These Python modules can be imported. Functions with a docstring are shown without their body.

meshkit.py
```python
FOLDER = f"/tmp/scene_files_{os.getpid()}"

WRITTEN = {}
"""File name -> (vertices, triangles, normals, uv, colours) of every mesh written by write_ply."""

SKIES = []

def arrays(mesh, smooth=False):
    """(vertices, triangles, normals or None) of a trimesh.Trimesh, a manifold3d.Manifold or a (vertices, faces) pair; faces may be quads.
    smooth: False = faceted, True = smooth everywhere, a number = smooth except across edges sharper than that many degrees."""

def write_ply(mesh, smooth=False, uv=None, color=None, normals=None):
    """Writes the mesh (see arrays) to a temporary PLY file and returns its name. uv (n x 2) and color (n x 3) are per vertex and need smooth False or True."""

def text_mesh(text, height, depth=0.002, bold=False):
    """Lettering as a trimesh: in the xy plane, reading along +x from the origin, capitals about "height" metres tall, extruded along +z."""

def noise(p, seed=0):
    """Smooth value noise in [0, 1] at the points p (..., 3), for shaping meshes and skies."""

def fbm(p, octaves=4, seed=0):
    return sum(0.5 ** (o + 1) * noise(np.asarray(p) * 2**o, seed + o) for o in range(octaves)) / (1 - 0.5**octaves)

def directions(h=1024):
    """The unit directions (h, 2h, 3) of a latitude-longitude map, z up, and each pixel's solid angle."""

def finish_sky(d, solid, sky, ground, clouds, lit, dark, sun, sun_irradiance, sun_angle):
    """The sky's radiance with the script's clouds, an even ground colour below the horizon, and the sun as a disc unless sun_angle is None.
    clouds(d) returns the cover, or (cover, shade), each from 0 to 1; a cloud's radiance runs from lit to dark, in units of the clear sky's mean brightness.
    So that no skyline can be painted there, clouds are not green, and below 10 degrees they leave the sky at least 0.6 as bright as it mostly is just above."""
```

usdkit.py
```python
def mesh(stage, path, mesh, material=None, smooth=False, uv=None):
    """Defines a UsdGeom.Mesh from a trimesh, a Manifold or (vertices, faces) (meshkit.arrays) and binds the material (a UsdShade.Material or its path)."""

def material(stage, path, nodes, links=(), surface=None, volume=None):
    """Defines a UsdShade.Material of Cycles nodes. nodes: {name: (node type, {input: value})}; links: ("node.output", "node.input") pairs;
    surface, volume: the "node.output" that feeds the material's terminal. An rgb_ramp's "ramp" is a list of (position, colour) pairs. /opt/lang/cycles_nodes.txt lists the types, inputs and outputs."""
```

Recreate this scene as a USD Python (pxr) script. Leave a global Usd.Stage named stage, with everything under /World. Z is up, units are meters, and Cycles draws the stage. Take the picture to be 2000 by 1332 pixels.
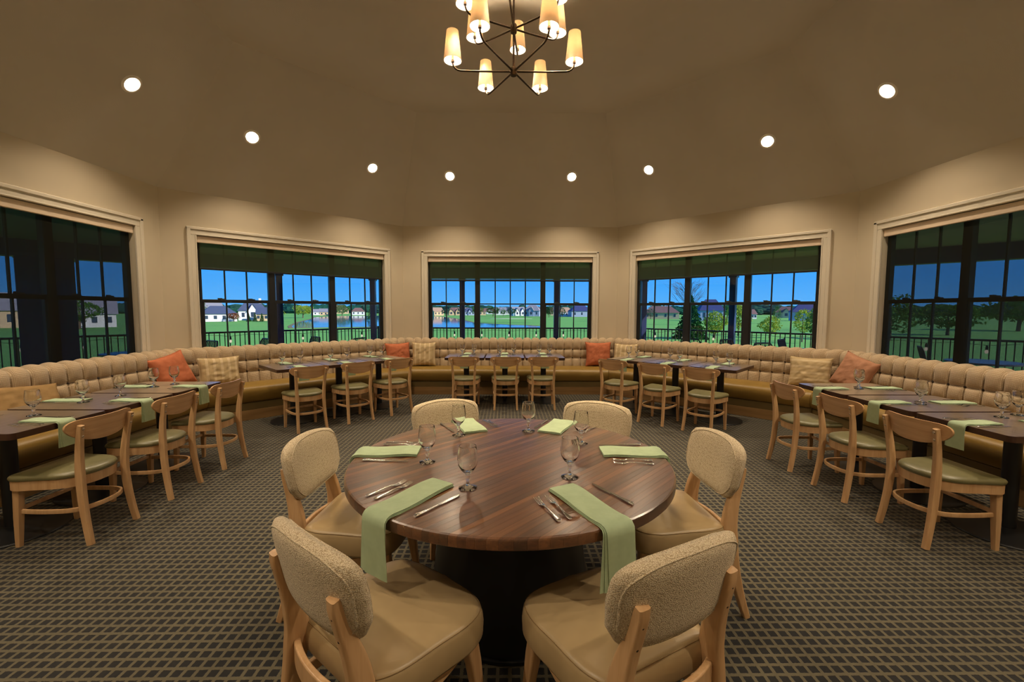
import math, random
import numpy as np, trimesh, usdkit, meshkit, manifold3d
from manifold3d import Manifold
from shapely.geometry import Polygon, box as sbox, Point
from pxr import Usd, UsdGeom, UsdLux, UsdShade, Gf, Sdf, Vt

rng = np.random.default_rng(7)
stage = Usd.Stage.CreateInMemory()
UsdGeom.SetStageUpAxis(stage, 'Z'); UsdGeom.SetStageMetersPerUnit(stage, 1.0)
UsdGeom.Xform.Define(stage, '/World')

def S(r, g, b, k=1.0):                      # sRGB bytes to linear
    c = np.array([r, g, b]) / 255.0
    c = np.where(c < 0.04045, c / 12.92, ((c + 0.055) / 1.055) ** 2.4)
    return tuple(float(x) * k for x in c)

# ------------------------------------------------------------------ camera, sky, sun, exposure
cam = UsdGeom.Camera.Define(stage, '/World/camera')
cam.CreateHorizontalApertureAttr(36.0); cam.CreateVerticalApertureAttr(36.0 * 1332 / 2000)
cam.CreateFocalLengthAttr(843.475 / 2000 * 36.0); cam.CreateFStopAttr(0.0)
cam.CreateClippingRangeAttr(Gf.Vec2f(0.05, 6000)); cam.CreateExposureAttr(0.74)
PITCH, ROLL, YAW, CX = 0.0707, 0.0029, 0.0116, -0.0618
cp, sp, cy, sy = math.cos(PITCH), math.sin(PITCH), math.cos(YAW), math.sin(YAW)
fw = np.array([sy * cp, cy * cp, -sp]); rt = np.array([cy, -sy, 0.0]); up = np.cross(rt, fw)
r2 = math.cos(ROLL) * rt + math.sin(ROLL) * up; u2 = -math.sin(ROLL) * rt + math.cos(ROLL) * up
cam.AddTransformOp().Set(Gf.Matrix4d(*r2, 0, *u2, 0, *(-fw), 0, CX, 0.0, 1.5, 1))

SKY_K, SUN_K, LAMP_K, BULB_K = 0.80, 1.15e4, 1.95, 5.5
WARM = (1.0, 0.80, 0.57)
sky = UsdLux.DomeLight.Define(stage, '/World/sky'); sky.CreateIntensityAttr(1.0)
skym = usdkit.material(stage, '/World/Looks/sky', {
    "tc": ("texture_coordinate", {}), "s": ("separate_xyz", {}),
    "r": ("rgb_ramp", {"ramp": [(0.0, S(84, 162, 226)), (0.06, S(58, 150, 230)), (0.22, S(44, 142, 234)), (0.6, S(40, 120, 215)), (1.0, S(30, 95, 190))]}),
    "b": ("background_shader", {"strength": SKY_K})},
    [("tc.generated", "s.vector"), ("s.z", "r.fac"), ("r.color", "b.color")], surface="b.background")
UsdShade.MaterialBindingAPI.Apply(sky.GetPrim()).Bind(skym)
sun = UsdLux.DistantLight.Define(stage, '/World/sun')
sun.CreateIntensityAttr(SUN_K); sun.CreateAngleAttr(0.6); sun.CreateColorAttr(Gf.Vec3f(1.0, 0.90, 0.74))
def look_matrix(d, pos=(0, 0, 0)):          # local -z along d
    z = -np.asarray(d, float); z /= np.linalg.norm(z)
    x = np.cross([0, 0, 1.0], z)
    x = np.array([1.0, 0, 0]) if np.linalg.norm(x) < 1e-6 else x / np.linalg.norm(x)
    y = np.cross(z, x)
    return Gf.Matrix4d(*map(float, x), 0, *map(float, y), 0, *map(float, z), 0, *map(float, pos), 1)
sun.AddTransformOp().Set(look_matrix((-0.80, 0.42, -0.46)))

# ------------------------------------------------------------------ helpers: prims
used = {}
def uniq(parent, name):
    key = (parent, name); n = used.get(key, 0); used[key] = n + 1
    return f'{parent}/{name}' if n == 0 else f'{parent}/{name}_{n:03d}'
def gm(M):
    M = np.asarray(M, float)
    return Gf.Matrix4d(*[float(x) for x in M.T.ravel()])
def T(x=0, y=0, z=0):
    M = np.eye(4); M[:3, 3] = (x, y, z); return M
def RZ(a):
    M = np.eye(4); c, s = math.cos(a), math.sin(a); M[:2, :2] = [[c, -s], [s, c]]; return M
def RX(a):
    M = np.eye(4); c, s = math.cos(a), math.sin(a); M[1:3, 1:3] = [[c, -s], [s, c]]; return M
def RY(a):
    M = np.eye(4); c, s = math.cos(a), math.sin(a); M[0, 0] = c; M[0, 2] = s; M[2, 0] = -s; M[2, 2] = c; return M
def tag(p, label=None, cat=None, group=None, kind=None):
    for k, v in (('label', label), ('category', cat), ('group', group), ('kind', kind)):
        if v: p.SetCustomDataByKey(k, v)
    return p
def thing(name, label, cat, M=None, group=None, kind=None):
    x = UsdGeom.Xform.Define(stage, uniq('/World', name))
    if M is not None: x.AddTransformOp().Set(gm(M))
    return tag(x.GetPrim(), label, cat, group, kind)
def part(parent, name, mesh, mat, smooth=40, label=None, uv=None, kind=None, M=None):
    path = uniq(str(parent.GetPath()), name)
    m = usdkit.mesh(stage, path, mesh, mat, smooth=smooth, uv=uv)
    if M is not None: UsdGeom.Xformable(m).AddTransformOp().Set(gm(M))
    return tag(m.GetPrim(), label, None, None, kind)
def solo(name, label, cat, mesh, mat, smooth=40, group=None, kind=None, M=None, uv=None):
    m = usdkit.mesh(stage, uniq('/World', name), mesh, mat, smooth=smooth, uv=uv)
    if M is not None: UsdGeom.Xformable(m).AddTransformOp().Set(gm(M))
    return tag(m.GetPrim(), label, cat, group, kind)
protos = {}
def place(key, name, build, label, cat, M, group=None):   # the first one is built, the others reference it
    if key not in protos:
        p = thing(name, label, cat, M, group); build(p); protos[key] = p; return p
    x = UsdGeom.Xform.Define(stage, uniq('/World', name)); p = x.GetPrim()
    p.GetReferences().AddInternalReference(protos[key].GetPath()); p.SetInstanceable(True)
    op = x.MakeMatrixXform(); op.Set(gm(M))
    return tag(p, label, cat, group)

# ------------------------------------------------------------------ helpers: meshes
cat_ = trimesh.util.concatenate
def tm(m):
    if hasattr(m, 'to_mesh'):
        k = m.to_mesh(); return trimesh.Trimesh(np.array(k.vert_properties[:, :3], float), np.array(k.tri_verts), process=False)
    return m
def mf(m):
    return Manifold(manifold3d.Mesh(vert_properties=np.asarray(m.vertices, np.float32), tri_verts=np.asarray(m.faces, np.uint32)))
def cbox(x0, x1, y0, y1, z0, z1, c=0.003):            # chamfered box
    if c <= 0:
        b = trimesh.creation.box((x1 - x0, y1 - y0, z1 - z0)); b.apply_translation(((x0 + x1) / 2, (y0 + y1) / 2, (z0 + z1) / 2)); return b
    c = min(c, (x1 - x0) / 2.1, (y1 - y0) / 2.1, (z1 - z0) / 2.1)
    P = []
    for sx in (0, 1):
        for sy_ in (0, 1):
            for sz in (0, 1):
                x, y, z = (x1, x0)[sx], (y1, y0)[sy_], (z1, z0)[sz]; ix, iy, iz = (-c, c)[sx], (-c, c)[sy_], (-c, c)[sz]
                P += [(x, y + iy, z + iz), (x + ix, y, z + iz), (x + ix, y + iy, z)]
    return trimesh.convex.convex_hull(np.array(P))
def extr(poly, z0, z1):
    m = trimesh.creation.extrude_polygon(poly, z1 - z0, engine='earcut'); m.apply_translation((0, 0, z0)); return m
def frames(P):
    P = np.asarray(P, float); t = np.gradient(P, axis=0); t /= np.linalg.norm(t, axis=1, keepdims=True) + 1e-12
    return P, t
def sweep(P, sec, side=None, scale=None, closed=False):
    """sec (m,2) swept along P; first axis of sec = side direction (fixed or per point), second = cross(t, side)."""
    P, t = frames(P)
    if closed:
        t = np.roll(P, -1, 0) - np.roll(P, 1, 0); t /= np.linalg.norm(t, axis=1, keepdims=True)
    n, m = len(P), len(sec); sec = np.asarray(sec, float)
    if side is None:
        a = np.cross(t[0], [0, 0, 1.0] if abs(t[0][2]) < 0.9 else [1.0, 0, 0]); a /= np.linalg.norm(a); A = [a]
        for i in range(1, n):
            a = A[-1] - t[i] * (A[-1] @ t[i]); A.append(a / np.linalg.norm(a))
        A = np.array(A)
    else:
        A = np.broadcast_to(np.asarray(side, float), (n, 3)).copy()
        A -= t * (A * t).sum(1, keepdims=True); A /= np.linalg.norm(A, axis=1, keepdims=True)
    B = np.cross(t, A)
    sc = np.ones((n, 2)) if scale is None else np.asarray(scale, float)
    if sc.ndim == 1: sc = np.stack([sc, sc], 1)
    V = P[:, None] + A[:, None] * (sec[None, :, :1] * sc[:, None, :1]) + B[:, None] * (sec[None, :, 1:] * sc[:, None, 1:])
    V = V.reshape(-1, 3); F = []
    for i in range(n if closed else n - 1):
        for j in range(m):
            a, b = i * m + j, i * m + (j + 1) % m; i2 = (i + 1) % n; c, d = i2 * m + (j + 1) % m, i2 * m + j
            F += [(a, b, c), (a, c, d)]
    if not closed:
        V = np.vstack([V, P[0], P[-1]]); k = n * m
        for j in range(m):
            F += [(k, (j + 1) % m, j), (k + 1, (n - 1) * m + j, (n - 1) * m + (j + 1) % m)]
    M = trimesh.Trimesh(V, np.array(F), process=False)
    if M.volume < 0: M.invert()
    return M
def ngon(r, n=10): a = np.arange(n) * 2 * np.pi / n; return np.stack([r * np.cos(a), r * np.sin(a)], 1)
def rrect(w, h, r, k=3):
    r = min(r, w / 2.01, h / 2.01); out = []
    for cx, cy_, a0 in ((w / 2 - r, h / 2 - r, 0), (-w / 2 + r, h / 2 - r, 90), (-w / 2 + r, -h / 2 + r, 180), (w / 2 - r, -h / 2 + r, 270)):
        for i in range(k):
            a = math.radians(a0 + 90 * i / max(k - 1, 1)); out.append((cx + r * math.cos(a), cy_ + r * math.sin(a)))
    return np.array(out)
def tube(P, r, n=8): return sweep(P, ngon(1.0, n), scale=np.broadcast_to(r, (len(P),)))
def lathe(prof, n=32):
    prof = np.asarray(prof, float); m = len(prof); a = np.arange(n) * 2 * np.pi / n
    V = np.stack([prof[:, None, 0] * np.cos(a), prof[:, None, 0] * np.sin(a), np.broadcast_to(prof[:, None, 1], (m, n))], -1).reshape(-1, 3); F = []
    for i in range(m - 1):
        for j in range(n):
            p, q = i * n + j, i * n + (j + 1) % n; F += [(p, q, q + n), (p, q + n, p + n)]
    M = trimesh.Trimesh(V, np.array(F), process=True); M.update_faces(M.nondegenerate_faces())
    if M.is_watertight and M.volume < 0: M.invert()
    return M
def spline(P, n):
    P = np.asarray(P, float); s = np.r_[0, np.cumsum(np.linalg.norm(np.diff(P, axis=0), axis=1))]
    from scipy.interpolate import CubicSpline
    return CubicSpline(s, P)(np.linspace(0, s[-1], n))
def dome(r, h, n=12):
    k = 5; return lathe([(r * math.cos(i / k * math.pi / 2), h * math.sin(i / k * math.pi / 2)) for i in range(k + 1)] + [(0, 0), (r, 0)][:0], n)
def xf(m, M): m = m.copy(); m.apply_transform(M); return m
def grid_faces(nu, nv, off=0):
    i, j = np.meshgrid(np.arange(nu - 1), np.arange(nv - 1), indexing='ij'); a = (i * nv + j).ravel() + off
    return np.vstack([np.stack([a, a + nv, a + nv + 1], 1), np.stack([a, a + nv + 1, a + 1], 1)])

# ------------------------------------------------------------------ materials
L = '/World/Looks/'
def pm(name, col, rough=0.6, **kw):
    return usdkit.material(stage, L + name, {"p": ("principled_bsdf", {"base_color": col, "roughness": rough, **kw})}, surface="p.BSDF")
def noisy(name, a, b, scale=(8, 8, 8), rough=0.6, detail=3.0, bump=0.0, bscale=200.0, dist=0.002, coord='object', lo=0.35, hi=0.65, distort=0.0, **kw):
    nodes = {"tc": ("texture_coordinate", {}) if coord == 'object' else ("geometry", {}), "mp": ("mapping", {"scale": scale}),
             "n": ("noise_texture", {"scale": 1.0, "detail": detail, "roughness": 0.6, "distortion": distort}), "r": ("rgb_ramp", {"ramp": [(lo, a), (hi, b)]}),
             "p": ("principled_bsdf", {"roughness": rough, **kw})}
    o = "tc.object" if coord == 'object' else "tc.position"
    links = [(o, "mp.vector"), ("mp.vector", "n.vector"), ("n.fac", "r.fac"), ("r.color", "p.base_color")]
    if bump:
        nodes["bn"] = ("noise_texture", {"scale": bscale, "detail": 2.0}); nodes["bu"] = ("bump", {"strength": bump, "distance": dist})
        links += [(o, "bn.vector"), ("bn.fac", "bu.height"), ("bu.normal", "p.normal")]
    return usdkit.material(stage, L + name, nodes, links, surface="p.BSDF")

m_wall = noisy('wall_paint', (.555, .478, .35), (.58, .50, .365), (1.5,) * 3, 0.7, bump=.15, bscale=350, dist=.001, coord='pos')
m_ceil = noisy('ceiling_paint', (.535, .49, .42), (.565, .52, .445), (1.2,) * 3, 0.75, bump=.35, bscale=140, dist=.002, coord='pos')
m_trim = pm('trim_paint', (.66, .60, .49), 0.35)
m_fascia = pm('fascia_paint', (.70, .56, .42), 0.5)
m_frame = pm('window_frame_black', (.012, .014, .016), 0.35)
m_black = pm('black_powdercoat', (.010, .011, .013), 0.42)
m_bronze = pm('dark_bronze', (.05, .032, .02), 0.35, metallic=.8)
m_steel = pm('stainless', (.72, .70, .67), 0.16, metallic=1.0)
m_button = pm('button_brown', (.03, .016, .009), 0.5)
m_maple = noisy('maple', S(190, 150, 106), S(212, 174, 130), (28, 28, 2.5), 0.32, distort=.6, lo=.3, hi=.7)
m_maple_h = noisy('maple_bent_ply', S(190, 149, 104), S(212, 172, 128), (2.5, 30, 34), 0.32, distort=.6, lo=.3, hi=.7)
m_rivet = pm('rivet', (.62, .50, .36), 0.25, metallic=.7)
m_vinyl = noisy('olive_vinyl', S(106, 102, 68), S(114, 109, 74), (6,) * 3, 0.38, bump=.1, bscale=500, dist=.0006)
m_leather = noisy('tan_leather', S(170, 148, 110), S(180, 157, 118), (5,) * 3, 0.36, bump=.14, bscale=420, dist=.0007)
m_seam = pm('seam_thread', S(136, 110, 70), 0.6)
m_mustard = noisy('mustard_leather', S(132, 103, 42), S(140, 110, 48), (3,) * 3, 0.42, bump=.1, bscale=300, dist=.0007)
m_bencha = noisy('bench_apron_leather', S(110, 92, 52), S(118, 98, 56), (3,) * 3, 0.5)
m_plinth = noisy('oak_plinth', S(140, 108, 66), S(162, 126, 80), (1.5, 20, 20), 0.5)
m_napkin = noisy('sage_linen', S(160, 180, 146), S(168, 188, 154), (20,) * 3, 0.8, bump=.25, bscale=1500, dist=.0004)
m_rust = noisy('rust_linen', S(178, 98, 62), S(190, 108, 70), (14,) * 3, 0.85, bump=.3, bscale=900, dist=.0006)
m_rose = noisy('dusty_rose_linen', S(168, 118, 88), S(176, 126, 96), (14,) * 3, 0.85, bump=.3, bscale=900, dist=.0006)
m_tan = noisy('tan_linen', S(142, 112, 66), S(152, 120, 74), (14,) * 3, 0.85, bump=.3, bscale=900, dist=.0006)
m_deck = noisy('deck_boards', S(96, 92, 88), S(112, 108, 102), (2, 20, 1), 0.6, coord='pos')
m_navy = pm('navy_column_paint', S(34, 52, 104), 0.4)
m_soffit = pm('soffit_paint', S(190, 186, 160), 0.7)
m_tabletop = noisy('brown_laminate', S(116, 97, 74), S(134, 113, 88), (3, 40, 3), 0.28, distort=.4, ior=1.6, coat_weight=1.0, coat_roughness=.27, coat_ior=2.0)
m_tedge = noisy('dark_edge_band', S(58, 36, 26), S(70, 44, 32), (4, 4, 40), 0.3)
m_rail = pm('railing_black', (.012, .016, .016), 0.4)
m_outdoor = pm('outdoor_wicker', (.02, .025, .03), 0.5)
m_outtable = pm('outdoor_table', (.10, .13, .20), 0.25)
m_bark = pm('bark', S(92, 76, 60), 0.9)
m_lens = usdkit.material(stage, L + 'downlight_lens', {"e": ("emission", {"color": (1.0, .80, .55), "strength": 26.0})}, surface="e.emission")
m_bulb = usdkit.material(stage, L + 'lamp_bulb', {"e": ("emission", {"color": (1.0, .78, .50), "strength": 560.0 * BULB_K})}, surface="e.emission")
m_outbulb = usdkit.material(stage, L + 'string_bulb', {"e": ("emission", {"color": (1.0, .86, .66), "strength": .45})}, surface="e.emission")
m_white = pm('white_enamel', (.78, .74, .66), 0.3)
m_candle = pm('candle_sleeve', (.55, .38, .22), 0.5)
m_shade = usdkit.material(stage, L + 'lamp_shade_fabric', {"d": ("diffuse_bsdf", {"color": (.86, .80, .70)}), "t": ("translucent_bsdf", {"color": (.50, .40, .29)}), "m": ("mix_closure", {"fac": .5})},
    [("d.BSDF", "m.closure1"), ("t.BSDF", "m.closure2")], surface="m.closure")
m_glass = usdkit.material(stage, L + 'clear_glass', {"p": ("principled_bsdf", {"base_color": (.98, .99, .98), "roughness": 0.0, "ior": 1.48, "transmission_weight": 1.0})}, surface="p.BSDF")
m_pane = usdkit.material(stage, L + 'window_pane', {"lw": ("layer_weight", {"blend": .5}), "pw": ("math", {"math_type": "power", "value2": 5.0}), "f": ("math", {"math_type": "multiply_add", "value2": .8, "value3": .025}), "t": ("transparent_bsdf", {"color": (.985, .99, .985)}), "g": ("glossy_bsdf", {"color": (.9, .9, .9), "roughness": .02}), "m": ("mix_closure", {})},
    [("lw.facing", "pw.value1"), ("pw.value", "f.value1"), ("f.value", "m.fac"), ("t.BSDF", "m.closure1"), ("g.BSDF", "m.closure2")], surface="m.closure")
def shade_cloth(name, see, col, tl):
    return usdkit.material(stage, L + name, {"t": ("transparent_bsdf", {"color": see}), "d": ("diffuse_bsdf", {"color": col}), "l": ("translucent_bsdf", {"color": tl}),
        "m1": ("mix_closure", {"fac": .5}), "m2": ("mix_closure", {"fac": .42})},
        [("d.BSDF", "m1.closure1"), ("l.BSDF", "m1.closure2"), ("t.BSDF", "m2.closure1"), ("m1.closure", "m2.closure2")], surface="m2.closure")
m_cloth_dark = shade_cloth('dark_solar_mesh', (.80, .80, .84), (.045, .042, .028), (.05, .05, .035))
m_cloth = shade_cloth('solar_shade_mesh', (.86, .86, .80), (.115, .135, .075), (.22, .24, .15))
# carpet: a square lattice of tan pile on charcoal, 5 cm pitch
def carpet():
    n = {"g": ("geometry", {}), "w": ("noise_texture", {"scale": 160.0, "detail": 1.0}), "wv": ("vector_math", {"math_type": "scale", "scale": .006}), "ad": ("vector_math", {"math_type": "add"}), "s": ("separate_xyz", {})}
    l = [("g.position", "w.vector"), ("w.color", "wv.vector1"), ("g.position", "ad.vector1"), ("wv.vector", "ad.vector2"), ("ad.vector", "s.vector")]
    for ax, ph in (('x', .003), ('y', .022)):
        n["a" + ax] = ("math", {"math_type": "add", "value2": 10.0 - ph + .025 - .003}); n["k" + ax] = ("math", {"math_type": "multiply", "value2": 20.0})
        n["f" + ax] = ("math", {"math_type": "fraction"}); n["c" + ax] = ("math", {"math_type": "subtract", "value2": .5}); n["b" + ax] = ("math", {"math_type": "absolute"})
        n["r" + ax] = ("map_range", {"from_min": .175, "from_max": .125, "to_min": 0.0, "to_max": 1.0, "clamp": True})
        l += [("s." + ax, "a" + ax + ".value1"), ("a" + ax + ".value", "k" + ax + ".value1"), ("k" + ax + ".value", "f" + ax + ".value1"), ("f" + ax + ".value", "c" + ax + ".value1"),
              ("c" + ax + ".value", "b" + ax + ".value1"), ("b" + ax + ".value", "r" + ax + ".value")]
    n["mx"] = ("math", {"math_type": "maximum"}); l += [("rx.result", "mx.value1"), ("ry.result", "mx.value2")]
    n["pn"] = ("noise_texture", {"scale": 600.0, "detail": 2.0}); n["bn"] = ("noise_texture", {"scale": 5.0, "detail": 2.0})
    n["t1"] = ("rgb_ramp", {"ramp": [(.25, S(70, 65, 50)), (.75, S(106, 98, 76))]}); n["t2"] = ("rgb_ramp", {"ramp": [(.25, S(5, 6, 8)), (.75, S(17, 17, 20))]})
    n["mc"] = ("mix_color", {}); n["p"] = ("principled_bsdf", {"roughness": .95, "sheen_weight": .1}); n["hh"] = ("math", {"math_type": "multiply_add", "value2": .5})
    n["bu"] = ("bump", {"strength": .6, "distance": .004})
    l += [("g.position", "pn.vector"), ("pn.fac", "t1.fac"), ("pn.fac", "t2.fac"), ("mx.value", "mc.fac"), ("t2.color", "mc.a"), ("t1.color", "mc.b"), ("mc.result", "p.base_color"),
          ("pn.fac", "hh.value1"), ("mx.value", "hh.value3"), ("hh.value", "bu.height"), ("bu.normal", "p.normal")]
    return usdkit.material(stage, L + 'lattice_carpet', n, l, surface="p.BSDF")
m_carpet = carpet()
# banquette tweed: a fine 9 mm check on uv metres
def tweed(name, base, line, pitch, use_uv=True, bumpd=.0015):
    n = {"tc": ("texture_coordinate", {}), "s": ("separate_xyz", {}), "n": ("noise_texture", {"scale": 500.0, "detail": 2.0}), "p": ("principled_bsdf", {"roughness": .9, "sheen_weight": .12}), "bu": ("bump", {"strength": .5, "distance": bumpd})}
    src = "tc.UV" if use_uv else "tc.object"
    l = [(src, "s.vector"), (src, "n.vector")]
    for ax in 'xy' if use_uv else 'xz':
        n["k" + ax] = ("math", {"math_type": "multiply", "value2": 2 * math.pi / pitch}); n["si" + ax] = ("math", {"math_type": "sine"})
        l += [("s." + ax, "k" + ax + ".value1"), ("k" + ax + ".value", "si" + ax + ".value1")]
    b = 'y' if use_uv else 'z'
    n["mx"] = ("math", {"math_type": "maximum"}); n["ad"] = ("math", {"math_type": "multiply_add", "value2": .7}); n["r"] = ("rgb_ramp", {"ramp": [(.35, base), (1.0, line)]})
    l += [("six.value", "mx.value1"), ("si" + b + ".value", "mx.value2"), ("n.fac", "ad.value1"), ("mx.value", "ad.value3"), ("ad.value", "r.fac"), ("r.color", "p.base_color"), ("ad.value", "bu.height"), ("bu.normal", "p.normal")]
    return usdkit.material(stage, L + name, n, l, surface="p.BSDF")
m_tweed = tweed('banquette_tweed', S(206, 186, 156), S(166, 142, 110), .0095)
m_pad = usdkit.material(stage, L + 'chair_basket_weave', {"tc": ("texture_coordinate", {}), "mp": ("mapping", {"scale": (250, 250, 320)}), "v": ("voronoi_texture", {"scale": 1.0, "feature": "f1", "randomness": .75}),
    "r": ("rgb_ramp", {"ramp": [(.25, S(226, 212, 184)), (.75, S(172, 152, 120))]}), "iv": ("math", {"math_type": "subtract", "value1": 1.0}), "bu": ("bump", {"strength": .8, "distance": .0022}), "p": ("principled_bsdf", {"roughness": .9, "sheen_weight": .15})},
    [("tc.object", "mp.vector"), ("mp.vector", "v.vector"), ("v.distance", "r.fac"), ("r.color", "p.base_color"), ("v.distance", "iv.value2"), ("iv.value", "bu.height"), ("bu.normal", "p.normal")], surface="p.BSDF")
def stripes(name, ax):
    n = {"tc": ("texture_coordinate", {}), "s": ("separate_xyz", {}), "m": ("math", {"math_type": "multiply", "value2": 2 * math.pi / .085}), "si": ("math", {"math_type": "sine"}),
         "r": ("rgb_ramp", {"ramp": [(0.0, S(186, 162, 120)), (.55, S(192, 168, 126)), (.8, S(216, 196, 160)), (1.0, S(200, 178, 138))]}),
         "n": ("noise_texture", {"scale": 700.0, "detail": 2.0}), "bu": ("bump", {"strength": .35, "distance": .0006}), "p": ("principled_bsdf", {"roughness": .85})}
    return usdkit.material(stage, L + name, n, [("tc.object", "s.vector"), ("s." + ax, "m.value1"), ("m.value", "si.value1"), ("si.value", "r.fac"), ("r.color", "p.base_color"), ("tc.object", "n.vector"), ("n.fac", "bu.height"), ("bu.normal", "p.normal")], surface="p.BSDF")
m_stripe_v, m_stripe_h = stripes('striped_linen_upright', 'x'), stripes('striped_linen_level', 'z')
m_walnut = []
for i, (a, b) in enumerate([((72, 41, 22), (104, 62, 34)), ((84, 48, 25), (120, 74, 41)), ((62, 35, 20), (90, 54, 30)), ((98, 58, 30), (134, 86, 48)), ((78, 45, 25), (112, 68, 37))]):
    m_walnut.append(noisy(f'walnut_{"abcde"[i]}', S(*a), S(*b), (2.5, 60, 60), 0.27, detail=5.0, distort=.8, lo=.3, hi=.7, coat_weight=1.0, coat_roughness=.26, coat_ior=2.0))

# ------------------------------------------------------------------ room shell
D, WC, LS, H, DI, H2 = 8.364, 2.057, 3.6252, 3.09, 1.414, 4.565
s2 = math.sqrt(.5)
XA, YA = WC + LS * s2, D - LS * s2
YB = YA - 2 * WC                                    # where the side walls end
ROOM = Polygon([(XA, YA), (WC, D), (-WC, D), (-XA, YA), (-XA, YB), (-WC, YB - LS * s2), (WC, YB - LS * s2), (XA, YB)])
WALLS = {}
def wallframe(key, p, q):                           # seen from inside, p is the left end, q the right end
    p, q = np.array(p, float), np.array(q, float); t = (q - p) / np.linalg.norm(q - p); mid = (p + q) / 2
    WALLS[key] = dict(M=T(*mid) @ RZ(math.atan2(t[1], t[0])), half=np.linalg.norm(q - p) / 2, t=t)
wallframe('c', (-WC, D), (WC, D)); wallframe('l', (-XA, YA), (-WC, D)); wallframe('r', (WC, D), (XA, YA))
wallframe('L', (-XA, YB), (-XA, YA)); wallframe('R', (XA, YA), (XA, YB))
wallframe('bl', (-WC, YB - LS * s2), (-XA, YB)); wallframe('br', (XA, YB), (WC, YB - LS * s2)); wallframe('b', (WC, YB - LS * s2), (-WC, YB - LS * s2))
WNAME = dict(c='wall_front', l='wall_front_left', r='wall_front_right', L='wall_left', R='wall_right', bl='wall_back_left', br='wall_back_right', b='wall_back')
TW = .16; tan8 = math.tan(math.pi / 8)
ZS, ZH = .80, 2.52                                  # window opening, sill and head
OPEN = dict(c=(-1.583, 1.583), l=(-1.419, 1.419), r=(-1.419, 1.419), L=(.243 - 1.419, .243 + 1.419), R=(-.243 - 1.419, -.243 + 1.419))
solo('floor', None, None, extr(ROOM.buffer(.05, join_style=2), -.12, 0), m_carpet, smooth=False, kind='structure')
for k, w in WALLS.items():
    hl = w['half']; foot = Polygon([(-hl, 0), (hl, 0), (hl + TW * tan8, TW), (-hl - TW * tan8, TW)])
    m = extr(foot, 0, H + .02)
    if k in OPEN:
        a, b = OPEN[k]; m = tm(mf(m) - mf(cbox(a, b, -.2, .4, ZS, ZH, 0)))
    solo(WNAME[k], None, None, m, m_wall, smooth=False, kind='structure', M=w['M'])
# ceiling: eight sloping panels and a flat crown
ce = thing('ceiling', None, None, kind='structure')
inner = list(ROOM.buffer(-DI, join_style=2).exterior.coords)[:-1]; outer = list(ROOM.exterior.coords)[:-1]
inn = [min(inner, key=lambda q, o=o: (q[0] - o[0]) ** 2 + (q[1] - o[1]) ** 2) for o in outer]
for i in range(8):
    a, b, c, d = outer[i], outer[(i + 1) % 8], inn[(i + 1) % 8], inn[i]
    P = np.array([(*a, H), (*b, H), (*c, H2), (*d, H2)]); Q = P + [0, 0, .1]
    v = np.vstack([P, Q]); f = [(0, 3, 2), (0, 2, 1), (4, 5, 6), (4, 6, 7)]
    for j in range(4):
        k = (j + 1) % 4; f += [(j, k, k + 4), (j, k + 4, j + 4)]
    m = trimesh.Trimesh(v, np.array(f), process=False)
    if m.volume < 0: m.invert()
    part(ce, 'sloping_panel', m, m_ceil, smooth=False)
part(ce, 'crown_panel', extr(Polygon(inn).buffer(.02, join_style=2), H2, H2 + .1), m_ceil, smooth=False)

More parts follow.
